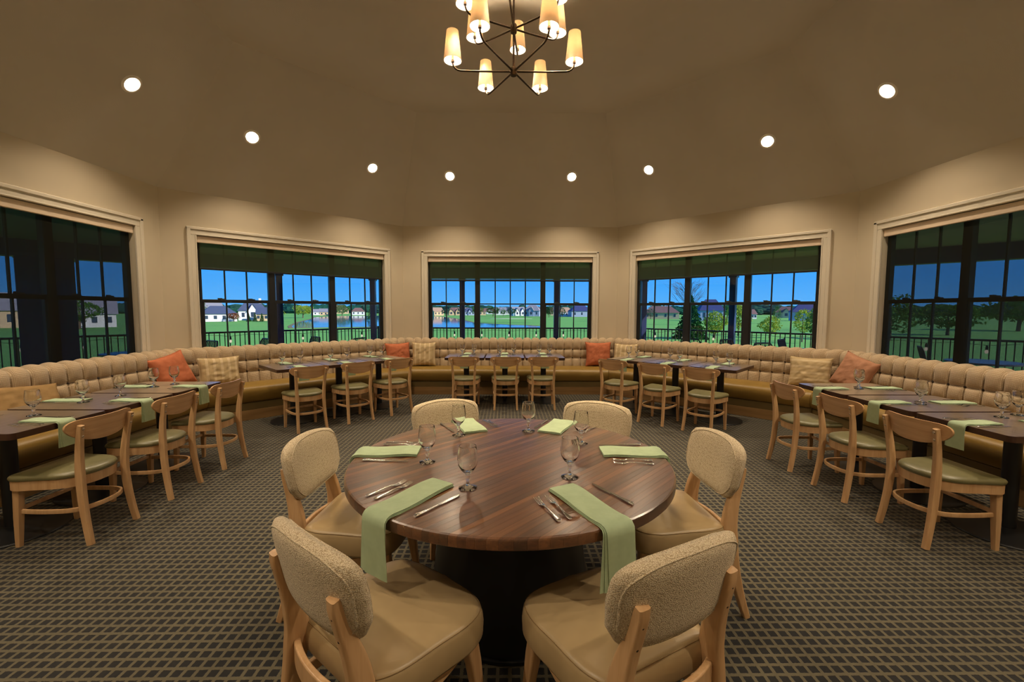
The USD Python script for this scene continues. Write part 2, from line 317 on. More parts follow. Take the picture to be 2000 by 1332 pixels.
# ------------------------------------------------------------------ windows, casings, shades
WIN_N = dict(c=1, l=2, r=3, L=4, R=5)
def window(k):
    a, b = OPEN[k]; w = thing(f'window_{WIN_N[k]}', None, None, WALLS[k]['M'], kind='structure')
    cw = .10
    for n_, x0, x1, z0, z1 in (('casing', a - cw, a, ZS - .05, ZH), ('casing', b, b + cw, ZS - .05, ZH), ('casing', a - cw, b + cw, ZH, ZH + cw + .005)):
        if z1 > ZH + .01:
            pc = [cbox(x0, x1, -.020, -.0005, z0, z1, .004), cbox(x0 - .012, x1 + .012, -.034, -.0005, z1 - .034, z1 + .006, .006), cbox(x0 + cw - .012, x1 - cw + .012, -.027, -.0005, z0 - .001, z0 + .018, .005)]
        else:
            o, i = (x0, x1) if x0 < 0 and x1 <= a + 1e-6 else (x1, x0)
            sg = 1 if i > o else -1
            pc = [cbox(x0, x1, -.020, -.0005, z0, z1, .004), cbox(min(o - sg * .012, o + sg * .034), max(o - sg * .012, o + sg * .034), -.034, -.0005, z0, ZH + cw, .006), cbox(min(i - sg * .018, i + sg * .001), max(i - sg * .018, i + sg * .001), -.027, -.0005, z0, z1, .005)]
        part(w, n_, cat_(pc), m_trim)
    part(w, 'sill', cbox(a - .1, b + .1, -.035, .055, ZS - .035, ZS + .001, .004), m_trim)
    y0, y1 = .065, .125; fwid = .052
    part(w, 'frame', cbox(a, a + fwid, y0, y1, ZS, ZH, .003), m_frame); part(w, 'frame', cbox(b - fwid, b, y0, y1, ZS, ZH, .003), m_frame)
    part(w, 'frame', cbox(a, b, y0, y1, ZH - fwid, ZH, .003), m_frame); part(w, 'frame', cbox(a, b, y0, y1, ZS, ZS + .06, .003), m_frame)
    cuts = [-.634, .634] if k == 'c' else [(a + b) / 2 - .473, (a + b) / 2 + .473]
    for c in cuts: part(w, 'mullion', cbox(c - .047, c + .047, y0 - .008, y1, ZS, ZH, .004), m_frame)
    ed = [a + fwid - .047 + .047] + cuts + [b - fwid]
    spans = [(a + fwid, cuts[0] - .047), (cuts[0] + .047, cuts[1] - .047), (cuts[1] + .047, b - fwid)]
    zr = 1.624
    for n, (p, q) in enumerate(spans):
        fixed = k == 'c' and n == 1; cols = 4 if fixed else 3
        if fixed:
            part(w, 'muntin', cbox(p, q, y0 + .02, y1 - .015, zr - .010, zr + .010, .002), m_frame)
            part(w, 'pane', cbox(p, q, .094, .098, ZS + .06, ZH - fwid, 0), m_pane, smooth=False)
            for c in range(1, cols):
                x = p + (q - p) * c / cols; part(w, 'muntin', cbox(x - .010, x + .010, y0 + .018, y1 - .014, ZS + .06, ZH - fwid, .002), m_frame)
            continue
        for x0, x1 in ((p, p + .02), (q - .02, q)):     # lower sash stiles
            part(w, 'sash_stile', cbox(x0, x1, y0 + .004, y1 - .022, ZS + .06, zr, .002), m_frame)
        part(w, 'meeting_rail', cbox(p, q, y0, y1 - .006, zr - .026, zr + .020, .003), m_frame)
        for zz0, zz1, yy, ins in ((ZS + .06, zr - .02, .086, .02), (zr + .02, ZH - fwid, .106, 0)):
            part(w, 'pane', cbox(p + ins, q - ins, yy, yy + .004, zz0, zz1, 0), m_pane, smooth=False)
            for c in range(1, cols):
                x = p + ins + (q - p - 2 * ins) * c / cols; part(w, 'muntin', cbox(x - .009, x + .009, yy - .010, yy + .014, zz0, zz1, .002), m_frame)
        for c in (.27, .73):
            x = p + (q - p) * c
            part(w, 'sash_lock', cat_([cbox(x - .045, x + .045, y0 + .004, y0 + .034, zr + .018, zr + .034, .006), cbox(x - .05, x + .012, y0 + .008, y0 + .024, zr + .030, zr + .042, .005)]), m_frame)
SHADE_LABEL = dict(c='olive mesh roller shade pulled a third down over the far centre window', l='olive mesh roller shade pulled a third down over the left angled window',
                   r='olive mesh roller shade pulled a third down over the right angled window', L='dark mesh roller shade pulled fully down over the left-hand window', R='dark mesh roller shade pulled fully down over the right-hand window')
def shade(k):
    a, b = OPEN[k]; full = k in 'LR'; zb = ZS + .035 if full else 2.07
    t = thing('roller_shade', SHADE_LABEL[k], 'roller shade', WALLS[k]['M'], 'mesh roller shades in the windows')
    part(t, 'fascia', cbox(a + .002, b - .002, .004, .055, 2.425, ZH - .006, .004), m_fascia)
    part(t, 'fabric', cbox(a + .035, b - .035, .0345, .0355, zb + .01, 2.45, 0), m_cloth_dark if full else m_cloth, smooth=False)
    part(t, 'bottom_bar', cbox(a + .033, b - .033, .029, .041, zb - .012, zb + .016, .004), m_frame)
for k in 'clrLR': window(k); shade(k)

# ------------------------------------------------------------------ banquettes, one per wall
WHERE = dict(L='left-hand wall', l='left angled wall', c='far centre wall', r='right angled wall', R='right-hand wall')
def profile_sweep(poly, xl, xr):
    """poly: (depth, z) outline; swept in x from xl(d) to xr(d)."""
    n = len(poly); Va = [(xl(d), -d, z) for d, z in poly]; Vb = [(xr(d), -d, z) for d, z in poly]
    tri = trimesh.creation.triangulate_polygon(Polygon(poly), engine='earcut')
    V, F2 = tri; pp = np.array(poly); inv = [int(np.argmin(((pp - v) ** 2).sum(1))) for v in np.asarray(V)]
    F = [[inv[int(a)] for a in f] for f in F2]
    fa = [f for f in F]; fb = [[x + n for x in f[::-1]] for f in F]; side = []
    for i in range(n):
        j = (i + 1) % n; side += [(i, j, j + n), (i, j + n, i + n)]
    m = trimesh.Trimesh(np.array(Va + Vb), np.array(fa + fb + side), process=False); m.fix_normals()
    return m
TP = .164
def banquette(k):
    w = WALLS[k]; hl = w['half']
    ml = 0 if k == 'L' else tan8; mr = 0 if k == 'R' else tan8
    l0, r0 = (-hl + .02 if k == 'L' else -hl), (hl - .02 if k == 'R' else hl)
    gap = .002
    xl = lambda d: l0 + ml * d + gap; xr = lambda d: r0 - mr * d - gap
    t = thing('banquette', f'tufted tweed banquette with mustard leather seat along the {WHERE[k]}', 'banquette', w['M'], 'banquettes around the room')
    # tufted back: rows of square pillows over a profile that rolls over the top
    pr = [(.255, .43), (.252, .46), (.225, .77), (.213, .885)]
    arc = [(.213 - .05 + .05 * math.cos(a), .885 + .05 * math.sin(a)) for a in np.linspace(.25, math.pi / 2, 5)]
    pr += arc + [(.10, .937), (.012, .925)]
    pr = np.array(pr); ss = np.r_[0, np.cumsum(np.hypot(*np.diff(pr, axis=0).T))]
    def at(s): return np.stack([np.interp(s, ss, pr[:, 0]), np.interp(s, ss, pr[:, 1])], 1)
    sz = lambda z: float(np.interp(z, pr[:4, 1], ss[:4]))
    bounds = [0, sz(.61), sz(.77), ss[-1]]
    q = 9; sv = np.unique(np.concatenate([np.linspace(bounds[i], bounds[i + 1], (q, q, 22)[i]) for i in range(3)]))
    mid_ = (l0 + r0) / 2; ncol = int(round((r0 - l0) / TP)); pitch = (r0 - l0) / ncol
    uu = np.linspace(l0, r0, ncol * q + 1)
    base = at(sv); tg = np.gradient(base, axis=0); tg /= np.linalg.norm(tg, axis=1, keepdims=True); nrm = np.stack([tg[:, 1], -tg[:, 0]], 1)
    fu = (uu - l0) / pitch; fu = np.abs(np.sin(np.pi * fu))
    row = np.searchsorted(bounds[1:-1], sv - 1e-9); fv = np.zeros(len(sv))
    for i, s in enumerate(sv):
        r = row[i]
        if r == 0: fv[i] = math.cos(max(0, (s - bounds[1] * .35) / (bounds[1] * .65)) * math.pi / 2) if s < bounds[1] else 0
        elif r == 1: fv[i] = math.sin(math.pi * (s - bounds[1]) / (bounds[2] - bounds[1]))
        else:
            x = (s - bounds[2]) / (bounds[3] - bounds[2]); fv[i] = math.sin(min(1.0, x / .30) * math.pi / 2) * (1 if x < .75 else max(0, 1 - ((x - .75) / .25) ** 2))
    fv = np.clip(fv, 0, 1)
    fold = (fu[:, None] ** .42) * (fv[None, :] ** .42)
    crease = np.minimum(fu[:, None], 1) ** .6
    disp = .044 * fold + .004 * crease
    d = base[None, :, 0] + disp * nrm[None, :, 0]; z = base[None, :, 1] + disp * nrm[None, :, 1]
    d = np.maximum(d, .004)
    a = (uu - l0) / (r0 - l0)
    X = (l0 + ml * d + gap) * (1 - a[:, None]) + (r0 - mr * d - gap) * a[:, None]
    V = np.stack([X, -d, z], -1).reshape(-1, 3); F = grid_faces(len(uu), len(sv))
    m = trimesh.Trimesh(V, F, process=False)
    if m.face_normals[:, 1].mean() > 0: m.faces = m.faces[:, ::-1]
    uv = np.stack([np.repeat(uu, len(sv)), np.tile(sv, len(uu))], 1)
    part(t, 'tufted_back', m, m_tweed, smooth=True, uv=uv)
    part(t, 'back_frame', profile_sweep([(.004, .20), (.19, .20), (.19, .86), (.10, .90), (.004, .90)], xl, xr), m_bencha, smooth=False)
    bt = dome(.0125, .008, 10)
    for zz in (.61, .77):
        dd = float(np.interp(zz, pr[:4, 1], pr[:4, 0])) + .004
        for c in range(1, ncol):
            x = l0 + pitch * c; x = xl(dd) * (1 - c / ncol) + xr(dd) * (c / ncol)
            part(t, 'button', xf(bt, T(x, -dd, zz) @ RX(math.pi / 2)), m_button, smooth=True)
    seat = [(.20, .24), (.20, .455), (.40, .468), (.62, .466), (.69, .455), (.735, .428), (.752, .385), (.752, .33), (.742, .275), (.728, .247), (.715, .24)]
    part(t, 'seat_cushion', profile_sweep(seat, xl, xr), m_mustard, smooth=50)
    part(t, 'seat_apron', profile_sweep([(.03, .135), (.03, .236), (.715, .236), (.715, .135)], xl, xr), m_bencha, smooth=False)
    part(t, 'plinth', profile_sweep([(.03, .001), (.03, .135), (.726, .135), (.726, .001)], xl, xr), m_plinth, smooth=False)
for k in 'Llcr': banquette(k)
banquette('R')

# ------------------------------------------------------------------ cushions on the banquettes
def pillow_mesh(w, h, t, seed):
    n = 33; g = np.linspace(-1, 1, n); U, V_ = np.meshgrid(g, g, indexing='ij')
    pin = 1 - .10 * (1 - V_ ** 2) * np.abs(U) ** 2.2; pin2 = 1 - .10 * (1 - U ** 2) * np.abs(V_) ** 2.2
    X, Z = U * w / 2 * pin, V_ * h / 2 * pin2
    th = t / 2 * ((1 - U ** 4) * (1 - V_ ** 4)) ** .55
    P = np.stack([U * 3 + seed, V_ * 3, 0 * U], -1); wr = (meshkit.fbm(P * 1.5, 3, seed) - .5) * .022 * (np.clip(th / (t / 2), 0, 1) ** .5)
    front = np.stack([X, -th + wr, Z], -1).reshape(-1, 3); back = np.stack([X, th + wr * .5, Z], -1).reshape(-1, 3)
    F = grid_faces(n, n); m = trimesh.Trimesh(np.vstack([front, back]), np.vstack([F, F[:, ::-1] + n * n]), process=False)
    m.merge_vertices(digits_vertex=6)
    if m.face_normals[(m.triangles_center[:, 1] < -t / 4)][:, 1].mean() > 0: m.faces = m.faces[:, ::-1]
    return m
def cushion(k, u, mat, label, w=.45, h=.45, tilt=.25, yaw=0.0, roll=0.0, d=.40, z=.462, seed=1, t=.15):
    M = WALLS[k]['M'] @ T(u, -d, z) @ RZ(yaw) @ RX(-tilt)
    pm_ = pillow_mesh(w, h, t, seed); pm_.apply_transform(RY(roll)); pm_.apply_translation((0, 0, -pm_.bounds[0][2]))
    x = thing('cushion', label, 'cushion', M, 'scatter cushions on the banquettes')
    part(x, 'cover', pm_, mat, smooth=True)
    a = np.linspace(0, 2 * np.pi, 73)[:-1]; g = np.stack([np.cos(a), np.sin(a)], 1); g /= np.abs(g).max(1, keepdims=True)
    pin = 1 - .10 * (1 - g[:, 1] ** 2) * np.abs(g[:, 0]) ** 2.2; pin2 = 1 - .10 * (1 - g[:, 0] ** 2) * np.abs(g[:, 1]) ** 2.2
    P = np.stack([g[:, 0] * w / 2 * pin, 0 * a, g[:, 1] * h / 2 * pin2], 1)
    s = sweep(P, ngon(.0035, 6), closed=True); s.apply_transform(RY(roll)); zmin = xf(pillow_mesh(w, h, t, seed), RY(roll)).bounds[0][2]; s.apply_translation((0, 0, -zmin + .0005))
    part(x, 'piping', s, mat, smooth=True)

# ------------------------------------------------------------------ small dining tables
def dining_table(t):
    part(t, 'tabletop', extr(Polygon(rrect(.612, .772, .03, 5)), .722, .755), m_tabletop, smooth=False)
    o = Polygon(rrect(.622, .782, .035, 5)); i = Polygon(rrect(.6125, .7725, .03, 5))
    part(t, 'edge_band', extr(o.difference(i), .716, .7545), m_tedge, smooth=30, label='dark wood edge band')
    part(t, 'spider_plate', cat_([cbox(-.24, .24, -.03, .03, .705, .7215, .004), cbox(-.03, .03, -.3, .3, .705, .7215, .004)]), m_black)
    part(t, 'column', lathe([(0, .02), (.045, .02), (.045, .704), (.07, .7045), (.07, .712), (0, .712)], 20), m_black)
    part(t, 'base', lathe([(0, .001), (.285, .001), (.29, .006), (.285, .014), (.12, .030), (.06, .045), (.0, .045)], 36), m_black)
UT = dict(c=(-.735, -.095, .545), l=(-.617, .013, .643), r=(-.713, -.083, .547), L=(-.87, -.224, .42), R=(-.356, .289, .934))
VT = dict(c=-1.22, l=-1.155, r=-1.215, L=-1.215, R=-1.275)
UC = dict(c=(-.705, -.083, .482), l=(-.644, -.015, .600), r=(-.643, -.024, .584), L=(-.884, -.232, .420), R=(-.344, .306, .965))
VC = dict(c=-1.95, l=-1.89, r=-2.10, L=-1.905, R=-2.03)
ORD = dict(c=('left', 'middle', 'right'), l=('left', 'middle', 'right'), r=('left', 'middle', 'right'), L=('nearest', 'middle', 'farthest'), R=('farthest', 'middle', 'nearest'))
TNAME = lambda k, i: f'{ORD[k][i]} table along the {WHERE[k]}'
for k in ('L', 'l', 'c', 'r', 'R'):
    for i in range(3):
        place('dtable', 'dining_table', dining_table, f'brown-topped table on a black pedestal, {ORD[k][i]} of three along the {WHERE[k]}', 'table',
              WALLS[k]['M'] @ T(UT[k][i], VT[k], 0), f'dining tables along the {WHERE[k]}')

# ------------------------------------------------------------------ pale wood dining chairs
def chair_outline(sc=1.0, back=0.0):
    P = [(-.205, .20), (-.212, .19), (-.210, .05), (-.197, -.06), (-.165, -.135), (-.105, -.185), (0, -.205)]
    P = spline(np.array(P), 20); P = np.vstack([P, [(-x, y) for x, y in P[::-1][1:]]])
    return Polygon(P).buffer(.002)
def wood_chair(t):
    o = chair_outline()
    part(t, 'seat_frame', extr(o.buffer(-.006).difference(o.buffer(-.045)).buffer(0), .372, .432), m_maple, smooth=30)
    part(t, 'seat_board', extr(o.buffer(-.012), .424, .434), m_maple, smooth=30)
    lay, ring0 = [], []
    rings = [(.0, .4345), (.004, .446), (.001, .456), (-.008, .465), (-.025, .472), (-.06, .477), (-.11, .480), (-.16, .481)]
    n = 64; V = []
    base = np.array(o.exterior.coords)[:-1]; 
    for off, z in rings:
        pg = o.buffer(off); ring = pg.exterior; c0 = ring.project(Point(0, 1)); 
        pts = [ring.interpolate((c0 + ring.length * j / n) % ring.length) for j in range(n)]
        if ring.is_ccw is False: pts = [pts[0]] + pts[:0:-1]
        V += [(p.x, p.y, z) for p in pts]
    V += [(0, 0, .4345), (0, 0, .4815)]; F = []
    for i in range(len(rings) - 1):
        for j in range(n):
            a, b = i * n + j, i * n + (j + 1) % n; F += [(a, b, b + n), (a, b + n, a + n)]
    k = len(V) - 2
    for j in range(n): F += [(k, (j + 1) % n, j), (k + 1, (len(rings) - 1) * n + j, (len(rings) - 1) * n + (j + 1) % n)]
    part(t, 'seat_cushion', trimesh.Trimesh(np.array(V), np.array(F), process=False), m_vinyl, smooth=60, label='olive green padded vinyl seat')
    for sx in (-1, 1):
        P = spline([(sx * .172, -.248, .0), (sx * .165, -.222, .14), (sx * .160, -.203, .30), (sx * .160, -.198, .44), (sx * .168, -.210, .60), (sx * .181, -.242, .776)], 22)
        sc = np.stack([np.interp(P[:, 2], [0, .3, .45, .8], [.92, 1.0, 1.0, .85]), np.interp(P[:, 2], [0, .3, .45, .7, .8], [.85, 1.05, 1.1, .8, .62])], 1)
        part(t, 'rear_leg', sweep(P, rrect(.033, .044, .008), side=(1, 0, 0), scale=sc), m_maple, smooth=40)
        P = np.array([(sx * .178, .172, .372), (sx * .182, .178, .2), (sx * .186, .184, 0)])
        part(t, 'front_leg', sweep(P, rrect(.042, .042, .006), side=(1, 0, 0), scale=[1.0, .9, .66]), m_maple, smooth=40)
    # bent plywood back: a half-moon panel curved in plan
    nx, hw = 45, .236; ee = np.sin(np.linspace(-np.pi / 2, np.pi / 2, nx)); xs = hw * ee; ee = np.abs(ee)
    yy = -.245 + .95 * xs ** 2
    top = .764 + .044 * np.clip(1 - ee ** 7, 0, 1) ** .5 + .004 * ee ** 2; bot = .764 - .108 * np.clip(1 - ee ** 2.3, 0, 1) ** .62
    nv = 7; th = .0125; V = []
    for side in (0, 1):
        for i in range(nx):
            for j in range(nv):
                f = j / (nv - 1); z = bot[i] * (1 - f) + top[i] * f
                V.append((xs[i], yy[i] + (th if side == 0 else 0) + .0 * f - .018 * (z - .73) / .14, z))
    F = list(grid_faces(nx, nv)); F2 = [tuple(int(v) + nx * nv for v in f[::-1]) for f in F]; E = []
    loop = [(i, 0) for i in range(nx)] + [(nx - 1, j) for j in range(1, nv)] + [(i, nv - 1) for i in range(nx - 2, -1, -1)] + [(0, j) for j in range(nv - 2, 0, -1)]
    ids = [i * nv + j for i, j in loop]
    for a, b in zip(ids, ids[1:] + ids[:1]): E += [(a, b, b + nx * nv), (a, b + nx * nv, a + nx * nv)]
    m = trimesh.Trimesh(np.array(V), np.array([tuple(map(int, f)) for f in F] + F2 + E), process=False); m.fix_normals()
    part(t, 'back_panel', m, m_maple_h, smooth=40)
    for sx in (-1, 1):
        for zz, px_, py_ in ((.752, .1785, -.2540), (.705, .1750, -.2440)):
            part(t, 'rivet', xf(dome(.0085, .005, 10), T(sx * px_, py_, zz) @ RX(math.pi / 2 + .16)), m_rivet, smooth=True)
    P = spline([(-.176, .165, .225), (-.186, .06, .225), (-.184, -.06, .225), (-.155, -.165, .225), (-.075, -.212, .225), (0, -.222, .225), (.075, -.212, .225), (.155, -.165, .225), (.184, -.06, .225), (.186, .06, .225), (.176, .165, .225)], 48)
    part(t, 'hoop_stretcher', sweep(P, rrect(.017, .030, .006), side=None) if False else sweep(P, rrect(.030, .017, .006), side=(0, 0, 1)), m_maple, smooth=40)
    part(t, 'front_stretcher', cbox(-.172, .172, .170, .186, .225, .252, .003), m_maple)
for k in ('L', 'l', 'c', 'r', 'R'):
    for i in range(3):
        a = rng.uniform(-.03, .03)
        place('wchair', 'dining_chair', wood_chair, f'pale wood dining chair with olive seat at the {TNAME(k, i)}', 'chair',
              WALLS[k]['M'] @ T(UC[k][i], VC[k] + .248, 0) @ RZ(a), f'wooden chairs along the {WHERE[k]}')

# ------------------------------------------------------------------ round table
TC = (-.044, 2.140); TR = .786; TZ = .760; TA = math.radians(46)
rtab = thing('round_table', 'large round walnut butcher-block table on a black drum pedestal', 'table', T(TC[0], TC[1], 0) @ RZ(TA))
disc = tm(lathe([(0, TZ - .046), (TR - .006, TZ - .046), (TR - .001, TZ - .042), (TR, TZ - .036), (TR, TZ - .010), (TR - .0025, TZ - .004), (TR - .008, TZ), (0, TZ)], 128))
dm = mf(disc); y = -TR + .004; j = 0
while y < TR - .002:
    wst = rng.uniform(.024, .038); y1 = min(y + wst, TR + .01)
    if TR - y1 < .012: y1 = TR + .01
    piece = tm(dm ^ mf(cbox(-1, 1, y + .00025, y1 - .00025, .5, 1, 0)))
    part(rtab, 'stave', piece, m_walnut[int(rng.integers(0, 5))], smooth=25, M=T(0, 0, 0)); y = y1; j += 1
part(rtab, 'pedestal', lathe([(0, .02), (.405, .02), (.405, .05), (.36, .40), (.325, .64), (.335, .70), (.335, .713), (0, .713)], 64), m_black, label='black drum pedestal')
part(rtab, 'base_plinth', lathe([(0, .001), (.418, .001), (.42, .006), (.42, .016), (.416, .0195), (0, .0195)], 64), m_black)

# ------------------------------------------------------------------ upholstered chairs
def pad_chair(t):
    # seat: tan leather, rounded front
    P = spline([(-.20, -.215), (-.228, -.17), (-.252, .0), (-.262, .12), (-.235, .205), (-.15, .243), (0, .256)], 24)
    P = np.vstack([P, [(-x, y) for x, y in P[::-1][1:]]]); o = Polygon(P).buffer(-.03).buffer(.03)
    rings = [(-.02, .352), (-.004, .356), (.004, .37), (.006, .41), (.002, .445), (-.006, .460), (-.016, .468), (-.04, .476), (-.09, .484), (-.15, .488), (-.2, .489)]
    n = 96; V = []
    for off, z in rings:
        ring = o.buffer(off).exterior; c0 = ring.project(Point(0, 1)); pts = [ring.interpolate((c0 + ring.length * j / n) % ring.length) for j in range(n)]
        if not ring.is_ccw: pts = [pts[0]] + pts[:0:-1]
        V += [(p.x, p.y, z) for p in pts]
    V += [(0, .03, .352), (0, .03, .4895)]; F = []
    for i in range(len(rings) - 1):
        for j in range(n):
            a, b = i * n + j, i * n + (j + 1) % n; F += [(a, b, b + n), (a, b + n, a + n)]
    k = len(V) - 2
    for j in range(n): F += [(k, (j + 1) % n, j), (k + 1, (len(rings) - 1) * n + j, (len(rings) - 1) * n + (j + 1) % n)]
    st = part(t, 'seat', trimesh.Trimesh(np.array(V), np.array(F), process=False), m_leather, smooth=60, label='tan leather seat')
    ring = o.buffer(-.0045).exterior; Q = np.array([(ring.interpolate(ring.length * j / 120).x, ring.interpolate(ring.length * j / 120).y, .459) for j in range(120)])
    part(st, 'seam', sweep(Q, ngon(.0014, 5), closed=True), m_seam, smooth=True)
    # back pad, local (x, s) outline: s runs up the reclined back
    wd = lambda f: np.interp(f, [0, .08, .3, .62, .85, .96, 1], [.165, .200, .235, .246, .240, .220, .185])
    nu, nv = 37, 31; V = []; cen = []
    for side in (0, 1):
        for i in range(nu):
            for j in range(nv):
                a, f = -1 + 2 * i / (nu - 1), j / (nv - 1)
                a_ = math.sin(a * math.pi / 2); f_ = .5 - .5 * math.cos(f * math.pi)
                x = a_ * wd(f_) ; z = .584 + .258 * f_
                edge = max(0, 1 - abs(a_) ** 6) ** .5 * max(0, 1 - abs(2 * f_ - 1) ** 6) ** .5
                z += (.020 * (1 - a_ ** 2) if f_ > .5 else -.010 * (1 - a_ ** 2)) * abs(2 * f_ - 1)
                yc = -.235 - .20 * (z - .50) + .55 * x * x
                V.append((x, yc + (.037 * edge if side == 0 else -.037 * edge), z))
    F = grid_faces(nu, nv); m = trimesh.Trimesh(np.array(V), np.vstack([F, F[:, ::-1] + nu * nv]), process=False); m.merge_vertices(digits_vertex=6); m.fix_normals()
    bk = part(t, 'back_pad', m, m_pad, smooth=True, label='cream basket-weave upholstered back pad')
    # welts just inside both rims
    for side in (1, -1):
        a = np.linspace(0, 2 * np.pi, 97)[:-1]; A, Fv = [], []
        for q in a:
            e = 5; cx_ = np.sign(math.cos(q)) * abs(math.cos(q)) ** (2 / e); cz_ = np.sign(math.sin(q)) * abs(math.sin(q)) ** (2 / e)
            f_ = .5 + .5 * cz_ * .93; x = cx_ * .93 * wd(f_); z = .584 + .258 * f_
            ab = cx_ * .93; edge = max(0, 1 - abs(ab) ** 6) ** .5 * max(0, 1 - abs(2 * f_ - 1) ** 6) ** .5
            z += (.020 * (1 - ab ** 2) if f_ > .5 else -.010 * (1 - ab ** 2)) * abs(2 * f_ - 1)
            A.append((x, -.235 - .20 * (z - .50) + .55 * x * x + side * (.037 * edge + .0005), z))
        part(bk, 'welt', sweep(np.array(A), ngon(.0030, 5), closed=True), m_pad, smooth=True)
    for sx in (-1, 1):
        P = spline([(sx * .205, -.335, 0), (sx * .202, -.285, .16), (sx * .198, -.248, .33), (sx * .190, -.240, .46), (sx * .179, -.268, .60), (sx * .174, -.307, .742)], 30)
        sc = np.stack([np.interp(P[:, 2], [0, .35, .71], [.85, 1.05, .95]), np.interp(P[:, 2], [0, .2, .40, .52, .62, .715, .743], [.55, .85, 1.35, 1.15, .80, .62, .40])], 1)
        part(t, 'rear_leg', sweep(P, rrect(.042, .058, .012, 4), side=(1, 0, 0), scale=sc), m_maple, smooth=45)
        P = np.array([(sx * .188, .175, .372), (sx * .200, .195, .25), (sx * .222, .222, 0)])
        part(t, 'front_leg', sweep(P, rrect(.046, .050, .010, 4), side=(1, 0, 0), scale=[1.15, 1.0, .58]), m_maple, smooth=45)
        P = spline([(sx * .199, -.250, .27), (sx * .203, -.02, .292), (sx * .192, .178, .332)], 12)
        part(t, 'side_rail', sweep(P, rrect(.022, .042, .006), side=(1, 0, 0)), m_maple, smooth=45)
    P = spline([(-.190, -.240, .385), (-.10, -.268, .385), (0, -.277, .385), (.10, -.268, .385), (.190, -.240, .385)], 20)
    part(t, 'rear_rail', sweep(P, rrect(.075, .022, .006), side=(0, 0, 1)), m_maple, smooth=45)
    P = np.array([(-.196, -.248, .325), (0, -.10, .330), (.196, -.248, .325)])
    for sx in (-1, 1):
        for zz, yy_ in ((.690, -.3105), (.620, -.2950)):
            part(t, 'screw', xf(dome(.0065, .003, 8), T(sx * (.1770 if zz > .65 else .1795), yy_, zz) @ RX(math.pi / 2 - .35)), m_button, smooth=True)
PCH = [('front left', (-.635, 1.222), None), ('front right', (.430, 1.158), None), ('left', (-1.088, 2.205), None), ('right', (1.048, 2.215), None), ('back left', (-.505, 3.060), None), ('back right', (.575, 2.985), None)]
PFACE = [(.63, .77), (-.456, .89), (1.0, -.06), (-1.0, -.06), (.40, -.92), (-.46, -.88)]
PLAB = ['nearest the camera on the left', 'nearest the camera on the right', 'on the left side, facing right', 'on the right side, facing left', 'at the far left with only its back showing', 'at the far right with only its back showing']
for (n_, pos, _), f, lb in zip(PCH, PFACE, PLAB):
    a = math.atan2(f[1], f[0]) - math.pi / 2
    M = T(pos[0], pos[1], 0) @ RZ(a) @ T(0, .278, 0)
    place('pchair', 'upholstered_chair', pad_chair, f'cream upholstered chair at the round table, {lb}', 'chair', M, 'upholstered chairs at the round table')

# ------------------------------------------------------------------ tableware
def goblet(t):
    outer_ = [(0, 0.0003), (.036, .0003), (.0385, .0015), (.0385, .003), (.030, .0062), (.018, .0105), (.0095, .016), (.0062, .024), (.0068, .032), (.0100, .040), (.0104, .046), (.0072, .054), (.0085, .060), (.016, .067), (.028, .080), (.0375, .097), (.0418, .114), (.0425, .126), (.0410, .145), (.0385, .163), (.0362, .1800)]
    inner_ = [(.0345, .1806), (.0333, .1795), (.0355, .163), (.0380, .145), (.0395, .126), (.0388, .114), (.0345, .098), (.0245, .084), (.013, .076), (0, .0745)]
    part(t, 'glass', lathe(spl2(outer_) + inner_, 40), m_glass, smooth=60)
def spl2(P): return P
def knife(t):
    P = [(0, -.118), (0, -.105), (0, -.05), (0, -.012)]
    V = np.array([(0, -.118, .0045), (0, -.110, .006), (0, -.100, .006), (0, -.06, .0055), (0, -.03, .0055), (0, -.008, .0055), (0, .0, .0052)])
    part(t, 'handle', sweep(V, rrect(.014, .0085, .0035, 3), side=(1, 0, 0), scale=[.75, 1.25, 1.15, .8, .72, .78, .6]), m_steel, smooth=50)
    pg = Polygon([(-.0075, -.002), (.0045, -.002), (.0055, .02), (.006, .06), (.0055, .095), (.002, .110), (-.003, .113), (-.0065, .108), (-.0085, .06), (-.0085, .02)])
    part(t, 'blade', extr(pg, .0036, .0054), m_steel, smooth=False)
def fork(t):
    V = np.array([(0, -.098, .0035), (0, -.092, .0048), (0, -.080, .0045), (0, -.045, .0058), (0, -.01, .0078), (0, .02, .0086), (0, .034, .0060), (0, .045, .0030)])
    part(t, 'handle', sweep(V, rrect(.0095, .0036, .0016, 3), side=(1, 0, 0), scale=[(1.1, .7), (1.9, 1.1), (1.7, 1.0), (.85, 1.1), (.62, 1.25), (.7, 1.2), (1.7, .9), (2.5, .7)]), m_steel, smooth=50)
    tn = []
    for q in range(4):
        x = -.0098 + .00653 * q
        P = spline([(x * .9, .043, .0032), (x, .055, .0030), (x, .075, .0052), (x * 1.02, .096, .0100)], 8)
        tn.append(sweep(P, rrect(.0033, .0020, .0008, 2), side=(1, 0, 0), scale=np.linspace(1, .6, 8)))
    for q in tn: part(t, 'tine', q, m_steel, smooth=50)
